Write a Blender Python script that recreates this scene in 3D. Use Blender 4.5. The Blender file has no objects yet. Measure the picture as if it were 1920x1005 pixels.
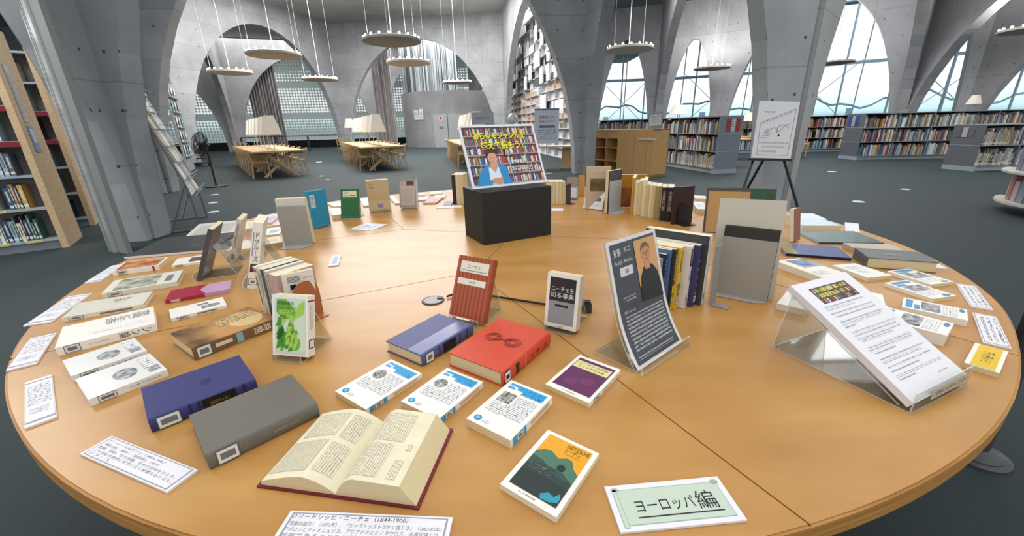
import bpy, bmesh, math, random
from mathutils import Vector as V, Matrix
random.seed(7)
PI = math.pi
C = bpy.context.scene.collection
S = bpy.context.scene

# ------------------------------------------------------------------ camera, world, light, exposure
FPX, PITCH, ROLL, EYE = 757.0, math.radians(19.4), math.radians(-1.49), 1.23
fw = V((0, math.cos(PITCH), -math.sin(PITCH)))
r0 = V((1, 0, 0)); u0 = V((0, math.sin(PITCH), math.cos(PITCH)))
rt = r0 * math.cos(ROLL) + u0 * math.sin(ROLL)
up = -r0 * math.sin(ROLL) + u0 * math.cos(ROLL)
cam = bpy.data.cameras.new('camera'); cam.sensor_width = 36; cam.lens = FPX / 1920 * 36
cam.clip_start = 0.02; cam.clip_end = 300
co = bpy.data.objects.new('camera', cam); C.objects.link(co); S.camera = co
M = Matrix((rt, up, -fw)).transposed().to_4x4(); M.translation = V((0, 0, EYE)); co.matrix_world = M
EYEV = V((0, 0, EYE))

S.view_settings.view_transform = 'Standard'; S.view_settings.look = 'None'
S.view_settings.gamma = 1; S.view_settings.use_curve_mapping = False
S.view_settings.exposure = 0.15
try:
    S.cycles.max_bounces = 7; S.cycles.diffuse_bounces = 4; S.cycles.transparent_max_bounces = 24
    S.cycles.sample_clamp_indirect = 4; S.cycles.caustics_reflective = False; S.cycles.caustics_refractive = False
except Exception: pass

w = bpy.data.worlds.new('sky'); S.world = w; w.use_nodes = True
n = w.node_tree.nodes; l = w.node_tree.links; bg = n['Background']
tc = n.new('ShaderNodeTexCoord'); sp = n.new('ShaderNodeSeparateXYZ'); cr = n.new('ShaderNodeValToRGB')
l.new(tc.outputs['Generated'], sp.inputs[0]); l.new(sp.outputs['Z'], cr.inputs[0]); l.new(cr.outputs[0], bg.inputs[0])
e = cr.color_ramp.elements
e[0].position = 0.0; e[0].color = (0.30, 0.42, 0.46, 1)
e[1].position = 0.045; e[1].color = (1.0, 1.0, 1.0, 1)
x_ = cr.color_ramp.elements.new(0.012); x_.color = (0.62, 0.82, 0.86, 1)
bg.inputs[1].default_value = 1.12

def area_light(name, loc, size, energy, rot=(0, 0, 0), col=(1, 1, 1)):
    d = bpy.data.lights.new(name, 'AREA'); d.shape = 'RECTANGLE'; d.size, d.size_y = size; d.energy = energy; d.color = col
    o = bpy.data.objects.new(name, d); C.objects.link(o); o.location = loc; o.rotation_euler = rot
    return o
area_light('hall_fill', (-5, 17.5, 6.8), (9, 9), 2100, col=(1, .985, .97))  # added fill that brightens the hall, no fitting hangs here
area_light('inner_hall_fill', (-14, 29, 6.85), (12, 5), 800, col=(1, .99, .97))  # unseen fill added behind the left arches
area_light('drum_hall_fill', (-3, 28.2, 6.85), (8, 2.5), 700, col=(1, .99, .98))  # extra unseen light, added to lift the drum and its surroundings
area_light('right_bays_fill', (7, 13.5, 6.4), (9, 8), 1050, col=(.97, .97, 1))  # added light for the right bays, no lamp of the building
area_light('box_wall_fill', (1.0, 20.5, 6.6), (1.0, 9), 300)  # strip of light added to lift the dark gap before the box shelves
area_light('left_stacks_fill', (-5.6, 3.6, 3.6), (2.2, 1.5), 95)  # added unseen source, keeps the left bookcases from going dark
area_light('table_light', (0.2, 1.0, 4.6), (3.2, 2.4), 34, col=(1, .96, .9))

def ray(x, y): return rt * ((x - 960) / FPX) - up * ((y - 502.5) / FPX) + fw
def at(x, y, z=0.0):
    d = ray(x, y); return EYEV + d * ((z - EYE) / d.z)
def pj(P):
    d = P - EYEV; k = d.dot(fw); return (960 + FPX * d.dot(rt) / k, 502.5 - FPX * d.dot(up) / k)

# ------------------------------------------------------------------ materials
def lin(h):
    if isinstance(h, str):
        h = h.lstrip('#'); h = h if len(h) == 6 else ''.join(q * 2 for q in h); c = [int(h[i:i + 2], 16) / 255 for i in (0, 2, 4)]
    else: c = list(h)
    return tuple((v / 12.92 if v <= .04045 else ((v + .055) / 1.055) ** 2.4) for v in c) + (1,)
MC = {}
def mat(name, col='#808080', rough=.6, spec=.4, metal=0, emit=None, es=1):
    if name in MC: return MC[name]
    m = bpy.data.materials.new(name); m.use_nodes = True; b = m.node_tree.nodes['Principled BSDF']
    b.inputs['Base Color'].default_value = lin(col); b.inputs['Roughness'].default_value = rough
    b.inputs['Specular IOR Level'].default_value = spec; b.inputs['Metallic'].default_value = metal
    if emit: b.inputs['Emission Color'].default_value = lin(emit); b.inputs['Emission Strength'].default_value = es
    MC[name] = m; return m
def c(h, rough=.45, spec=.35):
    return mat('paint_' + h.strip('#') + '_%d' % int(rough * 100), h, rough, spec)
def nt(m): return m.node_tree.nodes, m.node_tree.links, m.node_tree.nodes['Principled BSDF']
def noise_mat(name, c1, c2, scale, rough=.7, spec=.3, detail=5, stretch=(1, 1, 1), bump=0, lo=.35, hi=.65):
    m = mat(name, c1, rough, spec); n, l, b = nt(m)
    tc = n.new('ShaderNodeTexCoord'); mp = n.new('ShaderNodeMapping'); mp.inputs['Scale'].default_value = stretch
    no = n.new('ShaderNodeTexNoise'); no.inputs['Scale'].default_value = scale; no.inputs['Detail'].default_value = detail
    cr = n.new('ShaderNodeValToRGB'); cr.color_ramp.elements[0].position = lo; cr.color_ramp.elements[1].position = hi
    cr.color_ramp.elements[0].color = lin(c1); cr.color_ramp.elements[1].color = lin(c2)
    l.new(tc.outputs['Object'], mp.inputs[0]); l.new(mp.outputs[0], no.inputs[0]); l.new(no.outputs[0], cr.inputs[0]); l.new(cr.outputs[0], b.inputs['Base Color'])
    if bump:
        bp = n.new('ShaderNodeBump'); bp.inputs['Strength'].default_value = bump; bp.inputs['Distance'].default_value = .01
        l.new(no.outputs[0], bp.inputs['Height']); l.new(bp.outputs[0], b.inputs['Normal'])
    return m
def math_node(n, l, op, a, b=None, cc=None):
    k = n.new('ShaderNodeMath'); k.operation = op
    for i, v in enumerate((a, b, cc)):
        if v is None: continue
        if isinstance(v, (int, float)): k.inputs[i].default_value = v
        else: l.new(v, k.inputs[i])
    return k.outputs[0]
def mixc(n, l, f, a, b):
    k = n.new('ShaderNodeMix'); k.data_type = 'RGBA'
    if isinstance(f, (int, float)): k.inputs[0].default_value = f
    else: l.new(f, k.inputs[0])
    for i, v in ((6, a), (7, b)):
        if isinstance(v, (tuple, str)): k.inputs[i].default_value = lin(v) if isinstance(v, str) else v
        else: l.new(v, k.inputs[i])
    return k.outputs[2]
def concrete(name='concrete', c1='#8d9092', c2='#abadb0', panel=(1.8, .9)):
    # formwork panels: joints and tie holes follow the UV map (metres along the wall)
    m = mat(name, c1, .6, .3); n, l, b = nt(m)
    tc = n.new('ShaderNodeTexCoord'); no = n.new('ShaderNodeTexNoise'); no.inputs['Scale'].default_value = .9; no.inputs['Detail'].default_value = 8
    no.inputs['Roughness'].default_value = .65
    l.new(tc.outputs['Object'], no.inputs[0])
    cr = n.new('ShaderNodeValToRGB'); cr.color_ramp.elements[0].position = .3; cr.color_ramp.elements[1].position = .7
    cr.color_ramp.elements[0].color = lin(c1); cr.color_ramp.elements[1].color = lin(c2); l.new(no.outputs[0], cr.inputs[0])
    uv = n.new('ShaderNodeUVMap'); s = n.new('ShaderNodeSeparateXYZ'); l.new(uv.outputs[0], s.inputs[0])
    br = n.new('ShaderNodeTexBrick'); br.inputs['Scale'].default_value = 1; br.offset = 0
    br.inputs['Mortar Size'].default_value = .012; br.inputs['Mortar Smooth'].default_value = .5
    br.inputs['Brick Width'].default_value = panel[0]; br.inputs['Row Height'].default_value = panel[1]
    br.inputs['Color1'].default_value = (1, 1, 1, 1); br.inputs['Color2'].default_value = (.86, .86, .87, 1); br.inputs['Mortar'].default_value = (.72, .72, .72, 1)
    l.new(uv.outputs[0], br.inputs[0])
    u = math_node(n, l, 'SUBTRACT', math_node(n, l, 'FRACT', math_node(n, l, 'DIVIDE', s.outputs[0], .6)), .5)
    v = math_node(n, l, 'SUBTRACT', math_node(n, l, 'FRACT', math_node(n, l, 'DIVIDE', s.outputs[1], .6)), .5)
    d = math_node(n, l, 'SQRT', math_node(n, l, 'ADD', math_node(n, l, 'MULTIPLY', u, u), math_node(n, l, 'MULTIPLY', v, v)))
    hole = math_node(n, l, 'LESS_THAN', d, .03)
    mu = n.new('ShaderNodeMix'); mu.data_type = 'RGBA'; mu.blend_type = 'MULTIPLY'; mu.inputs[0].default_value = 1
    l.new(cr.outputs[0], mu.inputs[6]); l.new(br.outputs[0], mu.inputs[7])
    l.new(mixc(n, l, hole, mu.outputs[2], '#4a4a4c'), b.inputs['Base Color'])
    return m
def print_mat(paper, ink, pitch, vertical=False, dens=.5):
    # rows (or columns) of tiny printed characters on paper
    name = 'print_%s_%s_%d_%d_%d' % (paper.strip('#'), ink.strip('#'), pitch * 10000, vertical, dens * 100)
    if name in MC: return MC[name]
    m = mat(name, paper, .5, .3); n, l, b = nt(m)
    uv = n.new('ShaderNodeUVMap'); s = n.new('ShaderNodeSeparateXYZ'); l.new(uv.outputs[0], s.inputs[0])
    a, q = (s.outputs[0], s.outputs[1]) if not vertical else (s.outputs[1], s.outputs[0])
    row = math_node(n, l, 'DIVIDE', q, pitch)
    fr = math_node(n, l, 'FRACT', row)
    band = math_node(n, l, 'MULTIPLY', math_node(n, l, 'GREATER_THAN', fr, .22), math_node(n, l, 'LESS_THAN', fr, .78))
    cb = n.new('ShaderNodeCombineXYZ')
    l.new(math_node(n, l, 'DIVIDE', a, pitch * .8), cb.inputs[0]); l.new(math_node(n, l, 'MULTIPLY', math_node(n, l, 'FLOOR', row), 7.31), cb.inputs[1])
    l.new(math_node(n, l, 'MULTIPLY', fr, 2.2), cb.inputs[2])
    no = n.new('ShaderNodeTexNoise'); no.inputs['Scale'].default_value = 1.6; no.inputs['Detail'].default_value = 1; l.new(cb.outputs[0], no.inputs[0])
    ch = math_node(n, l, 'GREATER_THAN', no.outputs[0], 1 - dens)
    f = math_node(n, l, 'MULTIPLY', math_node(n, l, 'MULTIPLY', band, ch), .85)
    l.new(mixc(n, l, f, paper, ink), b.inputs['Base Color']); return m
def clear_mat(name, tint='#ffffff', gloss=.12, body=.0, bodycol='#dfe6e6', k=.6):
    # thin clear sheet: mostly see-through, a little reflection
    m = bpy.data.materials.new(name); m.use_nodes = True; n = m.node_tree.nodes; l = m.node_tree.links; n.clear()
    out = n.new('ShaderNodeOutputMaterial'); t = n.new('ShaderNodeBsdfTransparent'); t.inputs[0].default_value = lin(tint)
    g = n.new('ShaderNodeBsdfGlossy'); g.inputs['Roughness'].default_value = .04
    d = n.new('ShaderNodeBsdfDiffuse'); d.inputs[0].default_value = lin(bodycol)
    lw = n.new('ShaderNodeLayerWeight'); lw.inputs[0].default_value = .25
    m1 = n.new('ShaderNodeMixShader'); m2 = n.new('ShaderNodeMixShader')
    m2.inputs[0].default_value = body; l.new(t.outputs[0], m2.inputs[1]); l.new(d.outputs[0], m2.inputs[2])
    l.new(math_node(n, l, 'MAXIMUM', math_node(n, l, 'MULTIPLY', lw.outputs[0], k), gloss * .5), m1.inputs[0])
    l.new(m2.outputs[0], m1.inputs[1]); l.new(g.outputs[0], m1.inputs[2]); l.new(m1.outputs[0], out.inputs[0])
    MC[name] = m; return m
CONC = concrete()
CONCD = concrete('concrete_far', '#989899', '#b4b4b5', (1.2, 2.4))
CEIL = noise_mat('ceiling_board', '#8c8c8c', '#9c9c9c', .7, .8, .2)
CARPET = noise_mat('carpet', '#1b2627', '#283638', 260, .72, .35, 2, bump=.2)
def wood_mat(name, c1, c2, scale=3, stretch=(1, 6, 1), rough=.38, spec=.45):
    return noise_mat(name, c1, c2, scale, rough, spec, 6, stretch, lo=.25, hi=.75)
TOPM = wood_mat('tabletop_birch', '#a67537', '#bd9050', 2.2, (1.2, 3.4, 1), .34, .5)
EDGEM = wood_mat('tabletop_edge_ply', '#8f5f2c', '#c3924f', 3, (1, 1, 90), .5, .3)
SEAM = mat('seam_gap', '#6a4522', .9, .1)
OAK = wood_mat('pale_oak', '#b8976a', '#cbae84', 5, (1, 8, 1), .45, .4)
PLY = wood_mat('shelf_end_beech', '#bb9d76', '#ceb594', 6, (6, 6, 1), .5, .3)
CABW = wood_mat('cabinet_beech', '#b48d58', '#c69f6a', 4, (6, 6, 1), .5, .3)
ACR = clear_mat('clear_acrylic', '#f8faf9', .05, .015, k=.3)
ACRE = clear_mat('clear_acrylic_edge', '#f4f6f4', .1, .45, '#eef0ee')
GLASS = clear_mat('window_glass', '#f2fbff', .05, .0)
STEEL = mat('grey_steel', '#8b8c8a', .4, .5)
WSTEEL = mat('white_steel', '#a9afb5', .35, .5)
BLACK = mat('black_plastic', '#17181a', .4, .4)
BLKM = mat('black_metal', '#1b1c1e', .35, .5)
PAPER = mat('white_paper', '#dcdce2', .55, .3)
CREAM = noise_mat('page_edges', '#d9cba6', '#c9b88e', 600, .7, .2, 2, (.02, .02, 9))
PAGEW = noise_mat('page_edges_white', '#e2dcc8', '#cfc6ab', 600, .7, .2, 2, (.02, .02, 9))
INK = mat('ink', '#2b2b30', .6, .2); INKL = mat('ink_soft', '#6d7078', .6, .2)

# ------------------------------------------------------------------ mesh building
class MB:
    def __init__(s): s.v = []; s.f = []; s.m = []; s.uv = []; s.ms = []; s.T = None
    def mi(s, m):
        if m not in s.ms: s.ms.append(m)
        return s.ms.index(m)
    def add(s, vs, fs, m, uvs=None):
        o = len(s.v)
        for p in vs:
            p = V(p); s.v.append(s.T @ p if s.T else p)
        k = s.mi(m)
        for i, f in enumerate(fs):
            s.f.append([o + q for q in f]); s.m.append(k); s.uv.append(uvs[i] if uvs else None)
        return s
    def box(s, x0, y0, z0, x1, y1, z1, m):
        vs = [(x0, y0, z0), (x1, y0, z0), (x1, y1, z0), (x0, y1, z0), (x0, y0, z1), (x1, y0, z1), (x1, y1, z1), (x0, y1, z1)]
        return s.add(vs, [(0, 3, 2, 1), (4, 5, 6, 7), (0, 1, 5, 4), (1, 2, 6, 5), (2, 3, 7, 6), (3, 0, 4, 7)], m)
    def quad(s, a, b, cc, d, m, uvw=None):
        a, b, cc, d = V(a), V(b), V(cc), V(d); W = (b - a).length; H = (d - a).length
        return s.add([a, b, cc, d], [(0, 1, 2, 3)], m, [[(0, 0), (W, 0), (W, H), (0, H)]])
    def rect(s, x0, y0, x1, y1, z, m): return s.quad((x0, y0, z), (x1, y0, z), (x1, y1, z), (x0, y1, z), m)
    def prism(s, pts, z0, z1, m, side=None):
        n = len(pts); vs = [(p[0], p[1], z0) for p in pts] + [(p[0], p[1], z1) for p in pts]
        s.add(vs, [tuple(range(n - 1, -1, -1)), tuple(range(n, 2 * n))], m)
        return s.add(vs, [(i, (i + 1) % n, n + (i + 1) % n, n + i) for i in range(n)], side or m)
    def poly(s, pts, m):
        return s.add(pts, [tuple(range(len(pts)))], m)
    def ell(s, cx, cy, rx, ry, z, m, n=20, a0=0, a1=2 * PI):
        return s.poly([(cx + rx * math.cos(a0 + (a1 - a0) * i / n), cy + ry * math.sin(a0 + (a1 - a0) * i / n), z) for i in range(n)], m)
    def tube(s, pts, r, m, n=8, cap=True):
        pts = [V(p) for p in pts]; R = r if isinstance(r, (list, tuple)) else [r] * len(pts); vs = []
        d0 = (pts[1] - pts[0]).normalized(); x = d0.orthogonal().normalized()
        for i, p in enumerate(pts):
            d = (pts[min(i + 1, len(pts) - 1)] - pts[max(i - 1, 0)]).normalized()
            x = (x - d * x.dot(d)).normalized(); y = d.cross(x)
            vs += [p + x * R[i] * math.cos(2 * PI * k / n) + y * R[i] * math.sin(2 * PI * k / n) for k in range(n)]
        fs = [(i * n + k, i * n + (k + 1) % n, (i + 1) * n + (k + 1) % n, (i + 1) * n + k) for i in range(len(pts) - 1) for k in range(n)]
        if cap: fs += [tuple(range(n - 1, -1, -1)), tuple(range((len(pts) - 1) * n, len(pts) * n))]
        return s.add(vs, fs, m)
    def bar(s, a, b, wx, wy, m, upv=(0, 0, 1)):
        a, b = V(a), V(b); d = (b - a).normalized(); x = d.cross(V(upv))
        if x.length < 1e-4: x = V((1, 0, 0))
        x.normalize(); y = x.cross(d)
        q = [x * wx / 2 * i + y * wy / 2 * j for i, j in ((-1, -1), (1, -1), (1, 1), (-1, 1))]
        return s.add([a + k for k in q] + [b + k for k in q], [(3, 2, 1, 0), (4, 5, 6, 7), (0, 1, 5, 4), (1, 2, 6, 5), (2, 3, 7, 6), (3, 0, 4, 7)], m)
    def lathe(s, prof, m, n=24, c=(0, 0)):
        vs = [(c[0] + r * math.cos(2 * PI * k / n), c[1] + r * math.sin(2 * PI * k / n), z) for r, z in prof for k in range(n)]
        fs = [(i * n + k, i * n + (k + 1) % n, (i + 1) * n + (k + 1) % n, (i + 1) * n + k) for i in range(len(prof) - 1) for k in range(n)]
        return s.add(vs, fs, m)
    def text(s, t, x0, y0, x1, y1, z, m, vertical=False, rot=0, bold=.0, stretch=True):
        vs, fs, W, H = glyphs(t, vertical, bold)
        if not vs: return s
        w_, h_ = x1 - x0, y1 - y0
        if rot: w_, h_ = h_, w_
        sx, sy = w_ / W, h_ / H
        if not stretch: sx = sy = min(sx, sy)
        cx, cy = (x0 + x1) / 2, (y0 + y1) / 2; out = []
        for (a, b) in vs:
            a = (a - W / 2) * sx; b = (b - H / 2) * sy
            if rot == 1: a, b = -b, a
            elif rot == -1: a, b = b, -a
            out.append((cx + a, cy + b, z))
        return s.add(out, fs, m)
    def build(s, name, parent=None, smooth=False, mw=None):
        me = bpy.data.meshes.new(name); me.from_pydata([tuple(p) for p in s.v], [], s.f); me.polygons.foreach_set('material_index', s.m)
        for m in s.ms: me.materials.append(m)
        if any(u for u in s.uv):
            ul = me.uv_layers.new(name='UVMap')
            for p, u in zip(me.polygons, s.uv):
                if u:
                    for k, li in enumerate(p.loop_indices): ul.data[li].uv = u[k]
        if smooth: me.polygons.foreach_set('use_smooth', [True] * len(me.polygons))
        if ACR in s.ms:      # light caught in clear sheet edges, painted as a whiter material
            me.materials.append(ACRE); ai = s.ms.index(ACR); ei = len(s.ms)
            for p in me.polygons:
                if p.material_index == ai:
                    q = [me.vertices[i].co for i in p.vertices]
                    if min((q[i] - q[i - 1]).length for i in range(len(q))) < .0034: p.material_index = ei
        me.update(); o = bpy.data.objects.new(name, me); C.objects.link(o)
        if parent: o.parent = parent
        if mw: o.matrix_world = mw
        return o
GC = {}
def glyphs(t, vertical=False, bold=0):
    key = (t, vertical, bold)
    if key in GC: return GC[key]
    if vertical: t2 = '\n'.join('｜' if ch == 'ー' else ch for ch in t)
    else: t2 = t
    cu = bpy.data.curves.new('lettering', 'FONT'); cu.body = t2; cu.resolution_u = 2; cu.offset = bold
    if vertical: cu.align_x = 'CENTER'; cu.space_line = .92
    ob = bpy.data.objects.new('lettering', cu); C.objects.link(ob); bpy.context.view_layer.update()
    ev = ob.evaluated_get(bpy.context.evaluated_depsgraph_get()); me = ev.to_mesh()
    vs = [(v.co.x, v.co.y) for v in me.vertices]; fs = [tuple(p.vertices) for p in me.polygons]; ev.to_mesh_clear()
    bpy.data.objects.remove(ob); bpy.data.curves.remove(cu)
    if vs:
        x0 = min(v[0] for v in vs); x1 = max(v[0] for v in vs); y0 = min(v[1] for v in vs); y1 = max(v[1] for v in vs)
        vs = [(a - x0, b - y0) for a, b in vs]; r = (vs, fs, max(x1 - x0, 1e-3), max(y1 - y0, 1e-3))
    else: r = (vs, fs, 1, 1)
    GC[key] = r; return r

def thing(name, label, cat, mw=None, loc=None, rz=0, group=None):
    o = bpy.data.objects.new(name, None); C.objects.link(o); o.empty_display_size = .05
    if mw is not None: o.matrix_world = mw
    elif loc is not None: o.location = loc; o.rotation_euler = (0, 0, rz)
    return tag(o, label, cat, group)
def tag(o, label, cat, group=None, kind=None):
    o['label'] = label; o['category'] = cat
    if group: o['group'] = group
    if kind: o['kind'] = kind
    return o
def struct(o): o['kind'] = 'structure'; return o
def dup(root, label=None, group=None, mw=None, loc=None, rz=None):
    r = root.copy(); C.objects.link(r)
    if mw is not None: r.matrix_world = mw
    if loc is not None: r.location = loc
    if rz is not None: r.rotation_euler = (0, 0, rz)
    if label: r['label'] = label
    if group: r['group'] = group
    for ch in list(root.children):
        k = ch.copy(); C.objects.link(k); k.parent = r
        for g in ch.children:
            d = g.copy(); C.objects.link(d); d.parent = k
    return r
def frame(o, x, y, z):
    m = Matrix((x, y, z)).transposed().to_4x4(); m.translation = o; return m

# ------------------------------------------------------------------ the building: floor, ceiling, arched walls
fl = MB(); fl.quad((-45, -4, 0), (40, -4, 0), (40, 45, 0), (-45, 45, 0), CARPET); struct(fl.build('floor'))
CH = 6.9
ce = MB(); ce.box(-40, 10.5, CH, 12, 45, CH + .3, CEIL); struct(ce.build('ceiling'))

def arch_wall(name, A, B, apex=5.9, top=CH, th=.3, jA=.32, jB=.32, m=None, pw=2.0, n=26, bulge=None):
    """concrete wall from column A to column B with one arched opening down to the floor"""
    m = m or CONC; A = V((A[0], A[1], 0)); B = V((B[0], B[1], 0)); L = (B - A).length; d = (B - A) / L; nr = V((-d.y, d.x, 0))
    a = (L - jA - jB) / 2; cx = jA + a
    crv = []
    for i in range(n + 1):
        t = PI - PI * i / n; ct, stt = math.cos(t), math.sin(t)
        crv.append((cx + a * math.copysign(abs(ct) ** (2 / pw), ct), apex * abs(stt) ** (2 / pw)))
    s = MB(); out = []
    for sd in (-1, 1):
        o = nr * th / 2 * sd
        P = lambda u, z: A + d * u + V((0, 0, z)) + o
        def q(a0, b0, c0, d0):
            pts = [a0, b0, c0, d0]
            s.add([P(*p) for p in pts], [(0, 1, 2, 3) if sd < 0 else (3, 2, 1, 0)], m, [[p for p in (pts if sd < 0 else pts[::-1])]])
        q((0, 0), (jA, 0), (jA, top), (0, top))
        q((L - jB, 0), (L, 0), (L, top), (L - jB, top))
        for i in range(n):
            (u0_, z0_), (u1_, z1_) = crv[i], crv[i + 1]
            q((u0_, z0_), (u1_, z1_), (u1_, top), (u0_, top))
    for i in range(n):
        (u0_, z0_), (u1_, z1_) = crv[i], crv[i + 1]; o = nr * th / 2
        p = [A + d * u0_ + V((0, 0, z0_)) - o, A + d * u1_ + V((0, 0, z1_)) - o, A + d * u1_ + V((0, 0, z1_)) + o, A + d * u0_ + V((0, 0, z0_)) + o]
        s.add(p, [(3, 2, 1, 0)], m, [[(z0_, 0), (z1_, 0), (z1_, th), (z0_, th)]])
    for u in (0, L):
        p = [A + d * u - nr * th / 2, A + d * u + nr * th / 2, A + d * u + nr * th / 2 + V((0, 0, top)), A + d * u - nr * th / 2 + V((0, 0, top))]
        s.add(p, [(0, 1, 2, 3)], m, [[(0, 0), (th, 0), (th, top), (0, top)]])
    return struct(s.build(name))
C1 = (-4.68, 5.1); C2 = (-8.0, 9.35); C3 = (-12.75, 16.8); N1 = (-10.15, 26.3); N2 = (-.08, 24.5); N3 = (1.98, 10.95); N4 = (3.5, 5.35)
arch_wall('wall_left_near', C1, C2, jA=.25, jB=.4)
arch_wall('wall_left_middle', C2, C3, jA=.4, jB=.6)
arch_wall('wall_left_far', C3, N1, jA=.3, jB=.35)
arch_wall('wall_back', N1, N2, jA=.55, jB=.55)
arch_wall('wall_centre_far', N2, N3, jA=.4, jB=.3)
arch_wall('wall_centre_near', N3, N4, jA=.3, jB=.25, apex=5.6)
arch_wall('wall_cross_near', C1, N4, jA=.2, jB=.28)
arch_wall('wall_cross_middle', C2, N3, jA=.35, jB=.3)
arch_wall('wall_cross_left', (-8.8, 5.3), C1, jA=.3, jB=.25, apex=5.6)
arch_wall('wall_front_left', (-3.0, 1.0 - 6), C1, jA=.3, jB=.28, apex=5.8)
# right side, under the windows
F0 = (4.2, 22.0); F1 = (7.25, 21.0); F2 = (9.7, 19.8); F3 = (14.5, 15.8); F4 = (16.0, 15.0); F5 = (18.6, 13.4)
arch_wall('wall_right_first', N3, F0, jA=.3, jB=.3, apex=5.9)
arch_wall('wall_window_first', F0, F1, jA=.35, jB=.35, apex=4.9, top=6.2, pw=1.8, m=CONCD)
arch_wall('wall_window_second', F1, F2, jA=.35, jB=.3, apex=4.7, top=6.2, pw=1.8, m=CONCD)
arch_wall('wall_window_third', F2, F3, jA=.3, jB=.3, apex=5.7, top=6.6, m=CONCD)
arch_wall('wall_window_fourth', F3, F4, jA=.3, jB=.3, apex=5.2, top=6.6, pw=1.9, m=CONCD)
arch_wall('wall_window_fifth', F4, F5, jA=.3, jB=.3, apex=5.2, top=6.6, m=CONCD)
arch_wall('wall_right_second', N4, F1, jA=.25, jB=.3, apex=5.6, m=CONCD)
arch_wall('wall_right_third', N4, F3, jA=.25, jB=.3, apex=5.9, m=CONCD)
arch_wall('wall_right_fourth', F3, (11.0, 2.0), jA=.3, jB=.3, apex=5.2, m=CONCD)
arch_wall('wall_right_fifth', F4, (19.0, 4.0), jA=.3, jB=.3, apex=5.2, m=CONCD)
# inner arches seen through the big back arch
K0 = (-27, 25.0); K1 = (-18.3, 28.6); K2 = (-9.5, 32.0); K3 = (0, 34)
arch_wall('wall_inner_left', K0, K1, jA=.4, jB=.5, apex=5.7, m=CONCD)
arch_wall('wall_inner_right', K1, K2, jA=.5, jB=.4, apex=5.9, m=CONCD)
arch_wall('wall_inner_cross', K1, C3, jA=.5, jB=.3, apex=6.0, m=CONCD)
arch_wall('wall_inner_back', K2, (-4.2, 33), jA=.4, jB=.4, apex=5.4, m=CONCD)
arch_wall('wall_drum_side', (1.5, 29.0), (-3.0, 36), jA=.4, jB=.4, apex=5.4, m=CONCD)

# metal door track set in the face of the near left column
def vbar(x, y, w_, d_, h0, h1, m, mb): mb.box(x - w_ / 2, y - d_ / 2, h0, x + w_ / 2, y + d_ / 2, h1, m)
DOORT = mat('brushed_track', '#d6dad8', .28, .6, .7); DGL = mat('dark_door_glass', '#2a2f30', .15, .6)
t = thing('trim_door_track', 'x', 'trim'); del t['label']; del t['category']; struct(t)
P0 = at(226, 468); P1 = at(252, 473); dd = (P1 - P0); dd.z = 0; ln = dd.length; dd.normalize()
nn = V((dd.y, -dd.x, 0))
for i, (a, b, m_) in enumerate(((-.03, .0, DOORT), (.02, .035, DOORT), (.05, .12, DOORT))):
    s = MB(); s.T = frame(P0 + nn * .06, dd, V((0, 0, 1)), nn); s.box(a, 0, 0, b, 5.5, .03, m_); o = s.build('track_bar', t)
s = MB(); s.T = frame(P0 + nn * .05, dd, V((0, 0, 1)), nn); s.box(-.03, 0, -.03, ln + .02, 5.5, .015, mat('wall_panel_grey', '#7d807f', .55, .3)); s.build('jamb_panel', t)

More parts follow.
